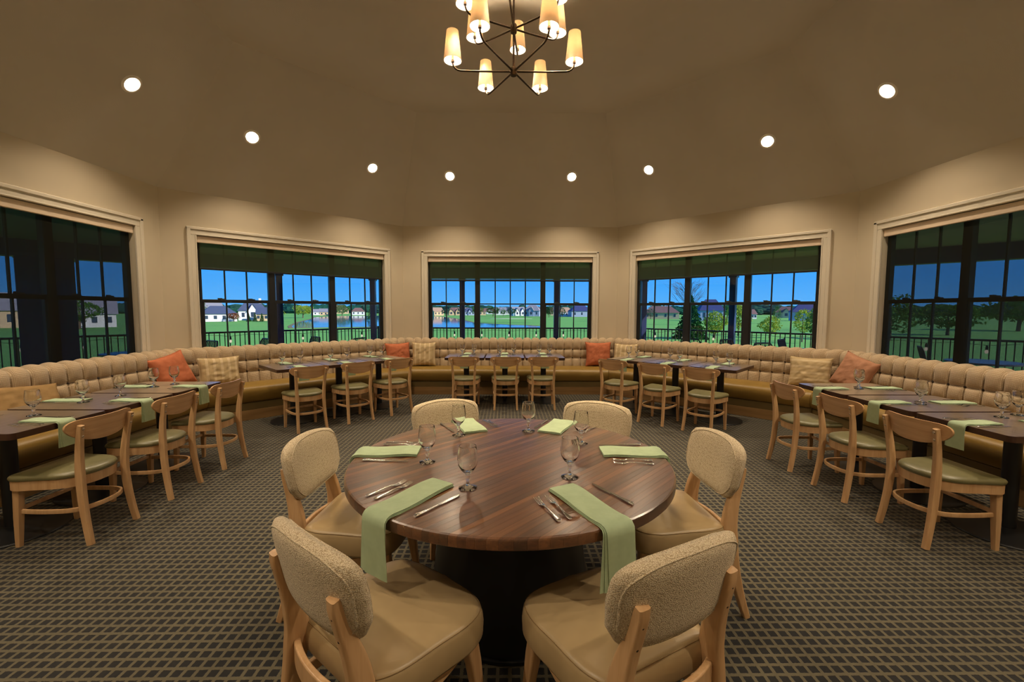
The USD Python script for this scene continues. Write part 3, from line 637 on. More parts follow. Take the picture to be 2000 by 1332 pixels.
def napkin_mesh(wd, path, th=.0022, layers=3, fan=0.0, seed=0):
    P = spline(np.array([(0, *p) for p in path]), 40); out = []
    for l in range(layers):
        Q = P.copy(); 
        tg = np.gradient(P, axis=0); tg /= np.linalg.norm(tg, axis=1, keepdims=True)
        nn = np.stack([0 * tg[:, 0], tg[:, 2], -tg[:, 1]], 1)
        Q = Q + nn * (l * th * 1.45) + np.array([fan * (l - 1) * .5, 0, 0]) * np.clip(np.linspace(-1.2, 1, 40), 0, 1)[:, None]
        xs = np.linspace(-1, 1, 15); hw = wd / 2 - .002 * l
        wob = (meshkit.fbm(np.stack([np.broadcast_to(xs[None] * 2, (40, 15)), np.broadcast_to(np.linspace(0, 4, 40)[:, None], (40, 15)), np.full((40, 15), seed * 3.1)], -1), 2, seed) - .5) * .006 * (l / max(layers - 1, 1))
        top = Q[:, None] + xs[None, :, None] * np.array([hw, 0, 0]) + nn[:, None] * (th * .5 + np.maximum(wob, -.0004)[..., None] - .0 * xs[None, :, None])
        rim = np.clip((np.abs(xs) - .9) / .1, 0, 1); top = top - nn[:, None] * (rim[None, :, None] * th * .4)
        bot = Q[:, None] + xs[None, :, None] * np.array([hw, 0, 0]) - nn[:, None] * (th * .5)
        V = np.vstack([top.reshape(-1, 3), bot.reshape(-1, 3)]); F = grid_faces(40, 15); E = []
        loop = [i * 15 for i in range(40)] + [39 * 15 + j for j in range(1, 15)] + [i * 15 + 14 for i in range(38, -1, -1)] + [j for j in range(13, 0, -1)]
        for a, b in zip(loop, loop[1:] + loop[:1]): E += [(a, b, b + 600), (a, b + 600, a + 600)]
        m = trimesh.Trimesh(V, np.vstack([F, F[:, ::-1] + 600, np.array(E)]), process=False); m.fix_normals(); out.append(m)
    return cat_(out)
# flat folded napkin, 0 = centre; hanging napkin, y = 0 at the table's edge, +y in over the table
FLAT = [(.15, .0024), (.05, .0022), (-.05, .0022), (-.15, .0024)]
def HANG(inn_, drop): return [(inn_, .0024), (inn_ * .5, .0022), (.035, .0024), (.006, .0030), (-.010, -.004), (-.0145, -.025), (-.015, -.08), (-.016, -drop)]
def flat_napkin(t): part(t, 'cloth', napkin_mesh(.115, FLAT, seed=3), m_napkin, smooth=45)
def hang_napkin(t): part(t, 'cloth', napkin_mesh(.112, HANG(.25, .165), fan=.02, seed=5), m_napkin, smooth=45)
def round_napkin(t): part(t, 'cloth', napkin_mesh(.128, HANG(.345, .215), fan=.03, th=.003, seed=7), m_napkin, smooth=45)
def round_napkin_side(t): part(t, 'cloth', napkin_mesh(.150, HANG(.31, .16), fan=.02, th=.003, seed=9), m_napkin, smooth=45)
ZT = .7552
GL = dict(c=[(.47, -1.2)] * 0 + [(-.61, -1.16), (-.80, -1.24), (.05, -1.16), (-.18, -1.24), (.655, -1.16), (.47, -1.24)],
          l=[(-.47, -1.02), (-.70, -1.02), (.20, -1.03), (-.07, -1.08), (.80, -.98), (.60, -.98)],
          r=[(-.80, -1.04), (-.84, -1.23), (-.24, -1.05), (-.02, -1.23), (.44, -1.11), (.66, -1.24)],
          L=[(-.725, -1.246), (-.95, -1.16), (-.02, -1.225), (-.288, -1.165), (.567, -1.241), (.415, -1.161)],
          R=[(-.345, -1.285), (-.425, -1.225), (.345, -1.35), (.265, -1.27), (.775, -1.185), (.71, -.99)])
for k in ('L', 'l', 'c', 'r', 'R'):
    W = WALLS[k]['M']
    for i in range(3):
        u, v = UT[k][i], VT[k]; fe = v - .391
        for sgn, who in ((1, 'chair side'), (-1, 'bench side')):
            wh = f'{who}, {TNAME(k, i)}'
            gu, gv = GL[k][i * 2 + (0 if sgn > 0 else 1)]
            place('goblet', 'water_goblet', goblet, f'clear water goblet, {wh}', 'glass', W @ T(gu, gv, ZT), 'water goblets on the small tables')
            ja = rng.uniform(-.04, .04); jx = rng.uniform(-.01, .01)
            if sgn > 0:
                place('hangnap', 'folded_napkin', hang_napkin, f'sage napkin hanging off the {wh}', 'napkin', W @ T(u + jx, fe, ZT) @ RZ(ja), 'napkins hanging from the small tables')
                B = W @ T(u + jx, v - .25, ZT)
            else:
                place('flatnap', 'folded_napkin', flat_napkin, f'sage napkin lying flat, {wh}', 'napkin', W @ T(u + jx, v + .235, ZT) @ RZ(math.pi + ja), 'napkins lying flat on the small tables')
                B = W @ T(u + jx, v + .25, ZT) @ RZ(math.pi)
            place('fork', 'fork', fork, f'fork by the napkin, {wh}', 'fork', B @ T(-.090, .0, 0) @ RZ(rng.uniform(-.08, .08)), 'forks on the small tables')
            place('fork', 'fork', fork, f'outer fork, {wh}', 'fork', B @ T(-.128, -.012, 0) @ RZ(rng.uniform(-.08, .08)), 'forks on the small tables')
            place('knife', 'table_knife', knife, f'steel knife, {wh}', 'knife', B @ T(.090, .0, 0) @ RZ(rng.uniform(-.05, .05)), 'knives on the small tables')
RZT = TZ + .0002
def along(p, q, z=RZT):                           # frame at the middle of p-q with +y towards q
    p, q = np.array(p, float), np.array(q, float); d = q - p; return T(*((p + q) / 2), z) @ RZ(math.atan2(d[1], d[0]) - math.pi / 2)
RT = ['front left seat', 'front right seat', 'left seat', 'right seat', 'back left seat', 'back right seat']
nap = [((-.530, 1.520), (-.336, 1.807)), ((.312, 1.452), (.150, 1.785)), ((-.825, 2.205), (-.507, 2.215)), ((.744, 2.195), (.447, 2.205)), ((-.365, 2.880), (-.262, 2.610)), ((.325, 2.840), (.217, 2.610))]
gob = [(-.224, 1.755), (.218, 1.872), (-.449, 2.065), (.351, 2.358), (-.347, 2.520), (.071, 2.607)]
knv = [((-.393, 1.496), (-.242, 1.688)), ((.422, 1.588), (.299, 1.798)), ((-.784, 2.086), (-.523, 2.063)), ((.672, 2.325), (.440, 2.325)), ((-.500, 2.790), (-.372, 2.560)), ((.214, 2.862), (.105, 2.650))]
frk = [[((-.624, 1.666), (-.494, 1.829)), ((-.588, 1.629), (-.458, 1.820))], [((.126, 1.455), (.050, 1.655)), ((.168, 1.470), (.095, 1.675))], [((-.740, 2.336), (-.545, 2.330)), ((-.735, 2.375), (-.540, 2.368))],
       [((.656, 2.075), (.460, 2.085)), ((.646, 2.030), (.455, 2.040))], [((-.222, 2.865), (-.140, 2.690)), ((-.190, 2.850), (-.108, 2.675))], [((.470, 2.720), (.345, 2.560)), ((.500, 2.690), (.375, 2.530))]]
for i, w_ in enumerate(RT):
    (p, q) = nap[i]; d = np.array(q) - np.array(p); a = math.atan2(d[1], d[0]) - math.pi / 2
    rel = np.array(p) - np.array(TC); e = np.array(d) / np.linalg.norm(d)
    # slide to the rim along the napkin's own axis
    b = rel @ e; disc_ = b * b - (rel @ rel - (TR + .002) ** 2); tt = -b - math.sqrt(disc_); edge = np.array(p) + e * tt
    place('rnap' if i < 2 else 'rnaps', 'folded_napkin', round_napkin if i < 2 else round_napkin_side, f'long folded sage napkin at the {w_} of the round table', 'napkin', T(*edge, RZT) @ RZ(a), 'napkins on the round table')
    place('goblet', 'water_goblet', goblet, f'clear stemmed water goblet at the {w_} of the round table', 'glass', T(*gob[i], RZT), 'water goblets on the round table')
    place('knife', 'table_knife', knife, f'steel table knife at the {w_} of the round table', 'knife', along(*knv[i]), 'knives on the round table')
    place('fork', 'fork', fork, f'outer steel fork at the {w_} of the round table', 'fork', along(*frk[i][0]), 'forks on the round table')
    place('fork', 'fork', fork, f'inner steel fork beside the napkin, {w_} of the round table', 'fork', along(*frk[i][1]), 'forks on the round table')

# ------------------------------------------------------------------ cushions in place
cushion('L', 1.66, m_rust, 'rust linen cushion leaning in the left corner of the banquettes', tilt=.30, yaw=-.35, roll=-.24, d=.43, seed=2)
cushion('l', -1.29, m_stripe_v, 'tan striped cushion beside the rust one at the left corner', tilt=.22, w=.50, h=.40, d=.40, seed=3)
cushion('l', 1.47, m_rust, 'rust cushion behind the right-hand chair of the left angled wall', tilt=.2, w=.48, yaw=-.1, seed=4)
cushion('c', -1.60, m_stripe_v, 'tan striped square cushion at the left end of the far banquette', tilt=.2, yaw=.1, seed=5)
cushion('c', 1.64, m_rust, 'bright rust square cushion at the right end of the far banquette', tilt=.2, yaw=-.05, w=.48, h=.46, seed=6)
cushion('r', -1.40, m_stripe_v, 'cream striped cushion partly behind goblets at the right angled wall', tilt=.25, yaw=.2, seed=7)
cushion('r', 1.42, m_stripe_h, 'cream cushion with level stripes beside the dusty rose one', tilt=.22, w=.50, h=.42, yaw=.06, d=.40, seed=8)
cushion('R', -1.53, m_rose, 'dusty rose cushion leaning in the right corner of the banquettes', tilt=.32, yaw=.30, roll=.30, d=.43, seed=9)
cushion('L', .02, m_tan, 'plain tan cushion slumped on the left-hand banquette behind goblets', tilt=.55, w=.56, h=.40, yaw=-.15, roll=.1, d=.46, seed=10)

# ------------------------------------------------------------------ recessed downlights, a ring of sixteen
SL = (H2 - H) / DI; sang = math.atan(SL)
LIGHTS = {'L': [(.918, .692), (-.918, .692)], 'l': [(-.87, .68), (.86, .68)], 'c': [(-1.055, .697), (1.055, .697)], 'r': [(-.86, .68), (.86, .68)], 'R': [(-.918, .692), (.918, .692)],
          'bl': [(-.86, .69), (.86, .69)], 'b': [(-1.055, .69), (1.055, .69)], 'br': [(-.86, .69), (.86, .69)]}
LNAME = dict(L='left-hand', l='left angled', c='far centre', r='right angled', R='right-hand', bl='back left', b='back', br='back right')
rim = lathe([(.072, -.001), (.100, -.001), (.101, .003), (.096, .008), (.078, .011), (.072, .006), (.068, -.020), (.072, -.001)], 32)
lens = lathe([(0, -.001), (.069, -.001), (.069, .003), (0, .009)], 28)
def downlight(t):
    part(t, 'trim_ring', rim, m_white, smooth=40); part(t, 'lens', lens, m_lens, smooth=True)
for k, ps in LIGHTS.items():
    for j, (u, dd) in enumerate(ps):
        M = WALLS[k]['M'] @ T(u, -dd, H + dd * SL) @ RX(-(math.pi - sang) if False else 0)
        # local z of the fixture = inward ceiling normal
        nz = np.array([0, -math.sin(sang), -math.cos(sang)]); ny = np.array([0, math.cos(sang), -math.sin(sang)]); nx = np.cross(ny, nz)
        Rm = np.eye(4); Rm[:3, 0], Rm[:3, 1], Rm[:3, 2] = nx, ny, nz
        M = M @ Rm @ T(0, 0, .0005)
        place('dlight', 'downlight', downlight, f'round recessed downlight, {("left", "right")[j] if k not in "L" else ("farther", "nearer")[j]} one on the {LNAME[k]} ceiling slope', 'ceiling light', M, 'recessed downlights in the ceiling')
        pos = (M @ np.array([0, 0, .035, 1]))[:3]
        li = UsdLux.SphereLight.Define(stage, uniq('/World', 'downlight_beam')); li.CreateRadiusAttr(.05); li.CreateIntensityAttr((430.0 if k != 'b' else 60.0) * LAMP_K); li.CreateColorAttr(Gf.Vec3f(*WARM))
        sh = UsdLux.ShapingAPI.Apply(li.GetPrim()); sh.CreateShapingConeAngleAttr(60.0); sh.CreateShapingConeSoftnessAttr(.9)
        inw = (WALLS[k]['M'] @ np.array([0, -1, 0, 0]))[:3]
        li.AddTransformOp().Set(look_matrix(np.array([0, 0, -1.0]) + .15 * inw, pos))

# ------------------------------------------------------------------ chandelier
CH = np.array([-.012, 3.74]); ch = thing('chandelier', 'two-tier bronze chandelier with twelve small lit cone shades', 'chandelier', T(CH[0], CH[1], 0))
part(ch, 'stem', tube(np.array([(0, 0, 3.47), (0, 0, 4.0), (0, 0, 4.54)]), .009, 10), m_bronze)
part(ch, 'canopy', lathe([(0, 4.564), (.07, 4.564), (.07, 4.552), (.055, 4.540), (.012, 4.530), (0, 4.530)], 28), m_bronze)
for z in (3.48, 3.82): part(ch, 'hub', lathe([(0, z - .035), (.024, z - .033), (.028, z - .02), (.028, z + .02), (.024, z + .033), (0, z + .035)], 20), m_bronze)
def lamp_arm(ang, R, zh, zb):
    c, s = math.cos(ang), math.sin(ang); k = lambda r, z: (r * c, r * s, z)
    P = spline([k(.02, zh), k(R * .5, zh + .0), k(R - .085, zh + .003), k(R - .035, zh + .012), k(R - .008, zh + .040), k(R, zh + .075)], 26)
    arm = part(ch, 'arm', tube(P, .0075, 8), m_bronze, smooth=True)
    part(arm, 'cup', xf(lathe([(0, 0), (.012, 0), (.014, .004), (.014, .018), (0, .018)], 16), T(*k(R, zh + .068))), m_bronze)
    part(arm, 'candle', xf(lathe([(0, 0), (.0115, 0), (.0115, .085), (0, .085)], 16), T(*k(R, zh + .086))), m_candle)
    part(arm, 'bulb', xf(lathe([(0, 0), (.010, .004), (.017, .022), (.018, .034), (.013, .050), (.005, .062), (0, .064)], 14), T(*k(R, zh + .171))), m_bulb, smooth=True)
    part(arm, 'shade', xf(lathe([(.0720, 0), (.0735, 0), (.0495, .235), (.0480, .235), (.0720, 0)], 32), T(*k(R, zb))), m_shade, smooth=50)
for i in range(6): lamp_arm(math.radians(60 * i), .505, 3.48, 3.562)
for i in range(6): lamp_arm(math.radians(24 + 60 * i), .42, 3.82, 3.892)

# ------------------------------------------------------------------ porch around the room
OC = np.array([0, 3.74]); AP = 9.56                  # centre of the room, distance to the railing
def octagon(a, c=OC):
    r = a / math.cos(math.pi / 8); return Polygon([(c[0] + r * math.cos(math.pi / 8 + i * math.pi / 4), c[1] + r * math.sin(math.pi / 8 + i * math.pi / 4)) for i in range(8)])
front = sbox(-40, -1.5, 40, 40)
hull_out = ROOM.buffer(TW + .02, join_style=2)
solo('porch_floor', None, None, extr(octagon(AP + .25).difference(ROOM.buffer(.1, join_style=2)).intersection(front), -.20, -.05), m_deck, smooth=False, kind='structure')
solo('porch_roof', None, None, extr(octagon(AP + .75).difference(hull_out).intersection(front), 2.78, 2.95), m_soffit, smooth=False, kind='structure')
solo('trim_1', None, None, extr(octagon(AP + .14).difference(octagon(AP - .14)).intersection(front), 2.47, 2.78), m_navy, smooth=False, kind='structure')
sides = {'far': 90, 'left': 135, 'right': 45, 'far left': 180, 'far right': 0}
for nm, deg in sides.items():
    a = math.radians(deg); n = np.array([math.cos(a), math.sin(a)]); hl = AP * tan8
    M = T(*(OC + n * AP), 0) @ RZ(a - math.pi / 2)
    t = thing('porch_railing', f'black metal porch railing with thin balusters, {nm} side beyond the windows', 'railing', M, 'porch railings')
    part(t, 'top_rail', cbox(-hl, hl, -.03, .03, .935, .975, .004), m_rail); part(t, 'bottom_rail', cbox(-hl, hl, -.02, .02, .05, .085, .003), m_rail)
    nb = int(2 * hl / .105)
    part(t, 'balusters', cat_([cbox(-hl + (i + .5) * 2 * hl / nb - .0085, -hl + (i + .5) * 2 * hl / nb + .0085, -.0085, .0085, .08, .94, 0) for i in range(nb)]), m_rail, smooth=False, kind='stuff')
    for x in (-hl + .05, hl - .05): part(t, 'newel_post', cat_([cbox(x - .03, x + .03, -.03, .03, -.05, .99, .004), cbox(x - .04, x + .04, -.04, .04, .99, 1.01, .004)]), m_rail)
    if nm in ('far', 'left', 'right'):
        sl = thing('string_lights', f'string of small pendant bulbs hung below the {nm} porch rail', 'string lights', M, 'string lights on the porch rails')
        xs = np.linspace(-hl + .2, hl - .2, 9 + 1); pts = []
        for a_, b_ in zip(xs, xs[1:]): pts += [(a_, -.045, .90), ((a_ + b_) / 2, -.045, .86)]
        pts.append((xs[-1], -.045, .90)); part(sl, 'wire', tube(np.array(pts), .004, 5), m_rail)
        for a_, b_ in zip(xs, xs[1:]):
            x = (a_ + b_) / 2
            sk = part(sl, 'socket', xf(lathe([(0, 0), (.02, 0), (.022, .05), (.008, .09), (0, .09)], 10), T(x, -.045, .775)), m_rail)
            part(sk, 'bulb', xf(lathe([(0, 0), (.018, .008), (.028, .035), (.022, .062), (.012, .075), (0, .075)], 12), T(x, -.045, .70)), m_outbulb, smooth=True)
cols = [(-5.96, 11.28, 'in front of the left window, left one'), (-4.08, 13.06, 'in front of the left window, right one'), (-1.43, 13.27, 'in the far centre window, left one'), (1.45, 13.27, 'in the far centre window, right one'),
        (4.08, 13.08, 'in front of the right window, left one'), (5.88, 11.34, 'in front of the right window, right one'), (-9.5, 7.72, 'beyond the left-hand window'), (9.5, 7.72, 'beyond the right-hand window')]
for x, y, lb in cols:
    a = -math.atan2(x, y - OC[1]); a = round(a / (math.pi / 4)) * math.pi / 4 if abs(x) > 4.2 else 0
    t = thing('porch_column', f'square navy painted porch column {lb}', 'column', T(x, y, 0) @ RZ(a), 'porch columns')
    part(t, 'shaft', cbox(-.075, .075, -.075, .075, -.05, 2.47, .006), m_navy); part(t, 'plinth_block', cbox(-.10, .10, -.10, .10, -.05, .10, .006), m_navy); part(t, 'capital', cbox(-.10, .10, -.10, .10, 2.37, 2.469, .006), m_navy)
pier = thing('porch_pier', 'broad dark masonry pier on the porch beyond the left-hand shade', 'pier', T(-8.37, 7.95, 0) @ RZ(math.pi / 4))
part(pier, 'shaft', cbox(-.36, .36, -.36, .36, .12, 2.40, .01), m_navy); part(pier, 'plinth_block', cbox(-.41, .41, -.41, .41, -.05, .12, .01), m_navy); part(pier, 'capital', cbox(-.40, .40, -.40, .40, 2.40, 2.469, .008), m_navy)
def patio_chair(t):
    P = np.array([(-.25, .22, .40), (-.27, -.20, .40), (-.25, -.30, .80), (-.20, -.32, .86), (.20, -.32, .86), (.25, -.30, .80), (.27, -.20, .40), (.25, .22, .40)])
    part(t, 'frame', tube(P, .014, 6), m_outdoor, smooth=True)
    for i in range(13):
        x = -.235 + .47 * i / 12; part(t, 'back_strand', tube(np.array([(x, -.20, .40), (x, -.27, .65), (x * .96, -.318, .855)]), .007, 5), m_outdoor, smooth=True)
    part(t, 'seat', cbox(-.26, .26, -.22, .24, .385, .415, .01), m_outdoor)
    for sx in (-1, 1):
        for sy_ in (-1, 1): part(t, 'leg', tube(np.array([(sx * .23, sy_ * .20, .39), (sx * .26, sy_ * .24, -.05)]), .012, 6), m_outdoor)
def patio_table(t):
    part(t, 'tabletop', lathe([(0, .70), (.43, .70), (.44, .705), (.44, .725), (.43, .73), (0, .73)], 32), m_outtable); part(t, 'post', lathe([(0, -.03), (.03, -.03), (.03, .70), (0, .70)], 12), m_outdoor); part(t, 'foot', lathe([(0, -.05), (.28, -.05), (.27, -.035), (0, -.02)], 24), m_outdoor)
for x, y, a, lb in [(-6.25, 8.60, 2.6, 'lower left corner of the left window'), (-5.55, 9.32, 2.5, 'seen through the left window, second from its left'), (-4.80, 10.02, 2.4, 'right of the left porch column'), (-3.70, 9.95, 1.2, 'at the right part of the left window'),
                    (4.42, 10.05, -1.0, 'in the middle of the right window'), (5.02, 9.35, -2.6, 'beside the right porch column'), (5.15, 8.25, -2.8, 'low in the right window'), (6.35, 9.45, -2.4, 'tall in the right pane of the right window'), (7.70, 7.55, -2.2, 'behind the right-hand shade')]:
    place('pchair_out', 'patio_chair', patio_chair, f'dark wire patio chair on the porch, {lb}', 'patio chair', T(x, y, 0) @ RZ(a), 'patio chairs on the porch')
for x, y, lb in [(-6.75, 7.75, 'left end of the left window'), (-4.75, 9.05, 'under the left mullion of the left window'), (3.30, 10.3, 'left end of the right window'), (6.00, 8.55, 'right end of the right window'), (7.35, 6.6, 'behind the right-hand shade')]:
    place('ptable_out', 'patio_table', patio_table, f'round dark patio table on the porch, {lb}', 'patio table', T(x, y, 0), 'patio tables on the porch')

# ------------------------------------------------------------------ golf course: lawn, lake, houses, trees
G = -3.0
def grass_mat():
    n = {"g": ("geometry", {}), "n1": ("noise_texture", {"scale": .035, "detail": 4.0}), "n2": ("noise_texture", {"scale": .5, "detail": 3.0}), "r": ("rgb_ramp", {"ramp": [(.35, S(52, 122, 36)), (.62, S(98, 164, 62))]}),
         "ad": ("math", {"math_type": "multiply_add", "value2": .35}), "p": ("principled_bsdf", {"roughness": .95})}
    return usdkit.material(stage, L + 'grass', n, [("g.position", "n1.vector"), ("g.position", "n2.vector"), ("n2.fac", "ad.value1"), ("n1.fac", "ad.value3"), ("ad.value", "r.fac"), ("r.color", "p.base_color")], surface="p.BSDF")
m_grass = grass_mat()
m_water = usdkit.material(stage, L + 'lake_water', {"g": ("geometry", {}), "n": ("noise_texture", {"scale": .5, "detail": 3.0}), "bu": ("bump", {"strength": .04, "distance": .1}), "p": ("principled_bsdf", {"base_color": (.012, .04, .09), "roughness": .05, "ior": 1.4, "specular_ior_level": .8})},
    [("g.position", "n.vector"), ("n.fac", "bu.height"), ("bu.normal", "p.normal")], surface="p.BSDF")
m_sand = pm('bunker_sand', (.75, .66, .52), .9)
xs, ys = np.meshgrid(np.r_[-2400, -1000, np.linspace(-420, 420, 60), 1000, 2400], np.r_[-60, np.linspace(0, 620, 60), 1000, 2200], indexing='ij')
z = G + np.clip((np.hypot(xs, ys) - 420) / 1500, 0, 1) * 6
gv = np.stack([xs, ys, z], -1).reshape(-1, 3)
gmesh = trimesh.Trimesh(gv, grid_faces(*xs.shape), process=False)
if gmesh.face_normals[:, 2].mean() < 0: gmesh.invert()
solo('lawn', None, None, gmesh, m_grass, smooth=True, kind='structure')
lake = Polygon([(-52.5, 106.4), (-49.8, 108.1), (-45.5, 111.6), (-40.4, 113.6), (-35, 115.8), (-27.6, 116.2), (-19.8, 114.9), (-14.7, 111.9), (-6.7, 110.7), (1.2, 111.2), (8.6, 113.3), (9.9, 120.5), (6.1, 130.6), (.7, 134.8), (-6.1, 144.6), (-12.1, 156), (-22.7, 211.8), (-40, 280.8), (-57.3, 333.1), (-83.6, 353.1), (-102.1, 339), (-113.1, 330.3), (-122.2, 313.8), (-119.3, 288.8), (-116, 262), (-96, 213.9), (-73.8, 153.6), (-59.4, 119.7)]).buffer(3).buffer(-3)
solo('lake', None, None, extr(lake, G - .02, G + .035), m_water, smooth=False, kind='structure')
solo('trim_2', None, None, extr(lake.buffer(1.0).difference(lake), G - .02, G + .06), pm('shore_reeds', S(112, 104, 66), .95), smooth=False, kind='structure')
bk = solo('sand_bunker', 'pale sand bunker on the fairway beyond the lake', 'bunker', extr(Polygon([(-8, 232), (-2, 236), (6, 237), (12, 233), (5, 229), (-3, 229)]).buffer(1.5), G - .02, G + .05), m_sand, smooth=False)
m_h = {'w': pm('siding_white', S(206, 208, 214), .8), 't': pm('stucco_tan', S(196, 172, 140), .8), 'b': pm('siding_blue_grey', S(142, 158, 188), .8), 'p': pm('stone_pink', S(198, 160, 142), .8)}
m_r = {'n': pm('roof_slate', S(62, 76, 104), .8), 'g': pm('roof_grey', S(128, 130, 140), .8), 'b': pm('roof_brown', S(112, 84, 80), .8), 't': pm('roof_tan', S(160, 134, 112), .8), 'd': pm('roof_navy', S(40, 52, 104), .8)}
m_hw = pm('house_window', (.03, .05, .09), .15)
def house(label, x, y, w, h, wall, roof, style='hip', turn=0.0, dep=9.0, wins=3, chimney=False, gables=0):
    rot = math.atan2(y, x) - math.pi / 2 + turn
    t = thing('house', label, 'house', T(x, y, G) @ RZ(rot)); eh = h * .48
    part(t, 'wall', cbox(-w / 2, w / 2, 0, dep, -.1, eh, 0), m_h[wall], smooth=False)
    o = .45; V = [(-w / 2 - o, -o, eh), (w / 2 + o, -o, eh), (w / 2 + o, dep + o, eh), (-w / 2 - o, dep + o, eh)]
    ins = min(w * .28, dep * .5) if style == 'hip' else 0.0
    V += [(-w / 2 - o * (style != 'hip') + ins, dep / 2, h), (w / 2 + o * (style != 'hip') - ins, dep / 2, h)]
    rm = trimesh.convex.convex_hull(np.array(V)); rf = part(t, 'roof', rm, m_r[roof], smooth=False)
    if style == 'gable':
        for sx in (-1, 1): part(t, 'gable_wall', trimesh.convex.convex_hull(np.array([(sx * w / 2 - .02, .1, eh), (sx * w / 2 - .02, dep - .1, eh), (sx * (w / 2 + o + .01), .1, eh), (sx * (w / 2 + o + .01), dep - .1, eh), (sx * (w / 2 + o + .01), dep / 2, h - .35), (sx * w / 2 - .02, dep / 2, h - .35)])), m_h[wall], smooth=False)
    for i in range(gables):
        gx = -w / 2 + w * (i + .6) / (gables + .2); gw = w * .16; gh = eh + (h - eh) * .72
        part(t, 'front_gable', trimesh.convex.convex_hull(np.array([(gx - gw, -.9, 0), (gx + gw, -.9, 0), (gx - gw, dep * .4, 0), (gx + gw, dep * .4, 0), (gx - gw, -.9, eh), (gx + gw, -.9, eh), (gx, -.9, gh - .25), (gx - gw, dep * .4, eh), (gx + gw, dep * .4, eh), (gx, dep * .4, gh - .25)])), m_h[wall], smooth=False)
        for sx in (-1, 1): part(rf, 'gable_roof', trimesh.convex.convex_hull(np.array([(gx, -1.3, gh), (gx, dep * .45, gh), (gx + sx * gw * 1.25, -1.3, eh - .3), (gx + sx * gw * 1.25, dep * .45, eh - .3), (gx, -1.3, gh - .25), (gx, dep * .45, gh - .25), (gx + sx * gw * 1.25, -1.3, eh - .5), (gx + sx * gw * 1.25, dep * .45, eh - .5)])), m_r[roof], smooth=False)
        part(t, 'window', cbox(gx - gw * .4, gx + gw * .4, -.98, -.88, eh * .35, eh * .85, 0), m_hw, smooth=False)
    for i in range(wins):
        wx = -w / 2 + w * (i + .5) / wins; part(t, 'window', cbox(wx - .5, wx + .5, -.06, .05, eh * .35, eh * .8, 0), m_hw, smooth=False)
    if chimney: part(rf, 'chimney', cbox(w * .22, w * .22 + 1.0, dep * .35, dep * .35 + 1.0, eh, h + 1.0, 0), m_h['w'], smooth=False)
house('white two-storey house at the left edge of the left window', -131, 196, 7, 7.6, 'w', 'g', 'gable', .3, wins=3)
house('white house with a wide slate hip roof in the left window', -107.5, 163, 11, 5.9, 'w', 'n', 'hip', .1, wins=4)
house('tall pale house with dormer gable and chimney in the left window', -108, 185, 10.5, 8.4, 'w', 'n', 'hip', 0, chimney=True, gables=1)
house('tan house wing with a row of windows by the left mullion', -97.5, 176, 6.8, 5.5, 't', 'n', 'gable', -.1, wins=5)
house('pink-roofed villa across the lake behind the willow', -181.3, 467, 21, 9.5, 't', 'b', 'hip', 0, wins=6)
house('small white house across the lake behind the willow', -160.5, 372, 10, 5.2, 'w', 'g', 'gable', .2)
house('pale yellow house at the left edge of the far window', -56.7, 361, 9, 6.8, 't', 't', 'gable', .5)
house('long tan house with white gables left in the far window', -46.5, 384, 13, 7.0, 't', 'b', 'hip', 0, gables=2)
house('blue-grey house beside the left porch column of the far window', -33.3, 386, 9, 6.8, 'b', 'n', 'hip', .2, gables=1)
house('distant white house between the trees in the far window', -14.7, 492, 23, 7.0, 'w', 'b', 'gable', 0, gables=2)
house('white gabled house left of the middle of the far window', 10.4, 359, 11, 7.6, 'w', 'g', 'gable', .4, gables=2)
house('large grey hip-roofed house right of the middle of the far window', 18.6, 331, 12, 8.8, 'b', 'g', 'hip', -.2, gables=1)
house('low pink house with a flat brown roof in the far window', 27.4, 352, 9, 4.0, 'p', 'b', 'hip', 0)
house('tan-roofed white house behind the right porch column', 44.6, 323, 11, 7.0, 'w', 't', 'hip', .3)
house('big navy-roofed house at the right of the far window', 53.5, 309, 15, 8.4, 'b', 'd', 'hip', .25, dep=12)
house('brown-roofed house at the left of the right window', 85.7, 240, 19, 7.2, 't', 'b', 'hip', 0, wins=4)
house('dark-roofed tall house behind the trees in the right window', 91.5, 192, 10, 9.8, 'b', 'd', 'hip', .2)
house('small white house right of the middle of the right window', 140.5, 246, 4.5, 5.6, 'w', 'b', 'gable', .4)
house('tan house far right in the right window', 188.4, 290, 13, 7.6, 't', 'b', 'hip', 0, gables=1)
house('big blue-roofed house at the right end of the right window', 140.5, 199, 14, 8.6, 'b', 'd', 'hip', .2)
for lb, x, y, w, h, wl, rf_, st in [('small tan house left of the blue-grey house in the far window', -42.5, 420, 9, 7.2, 't', 't', 'gable'), ('brown-roofed house between two trees in the far window', -24.5, 405, 9, 6.8, 't', 'b', 'hip'), ('white house behind the wide dark tree in the far window', -6, 420, 10, 7.6, 'w', 'g', 'gable'),
                             ('slate-roofed house behind the middle trees of the far window', 2.5, 440, 10, 8.0, 'w', 'n', 'hip'), ('pink house behind the large grey house', 30.5, 405, 10, 7.6, 'p', 'b', 'gable'), ('tan house behind the narrow dark tree', 44, 392, 9, 7.2, 't', 'b', 'gable'),
                             ('white house across the lake at the right of the left window', -132, 385, 11, 6.5, 'w', 'b', 'hip'), ('tan house across the lake beside the large green tree', -146, 350, 9, 5.6, 't', 'g', 'gable')]:
    house(lb, x, y, w, h, wl, rf_, st, wins=3)
house('pale house seen through the left-hand shade, nearer one', -118, 104, 13, 8.5, 't', 'g', 'hip', 0)
house('pale house seen through the left-hand shade, farther one', -102, 108, 8, 6.8, 'w', 'g', 'gable', 0)
FOL = {}
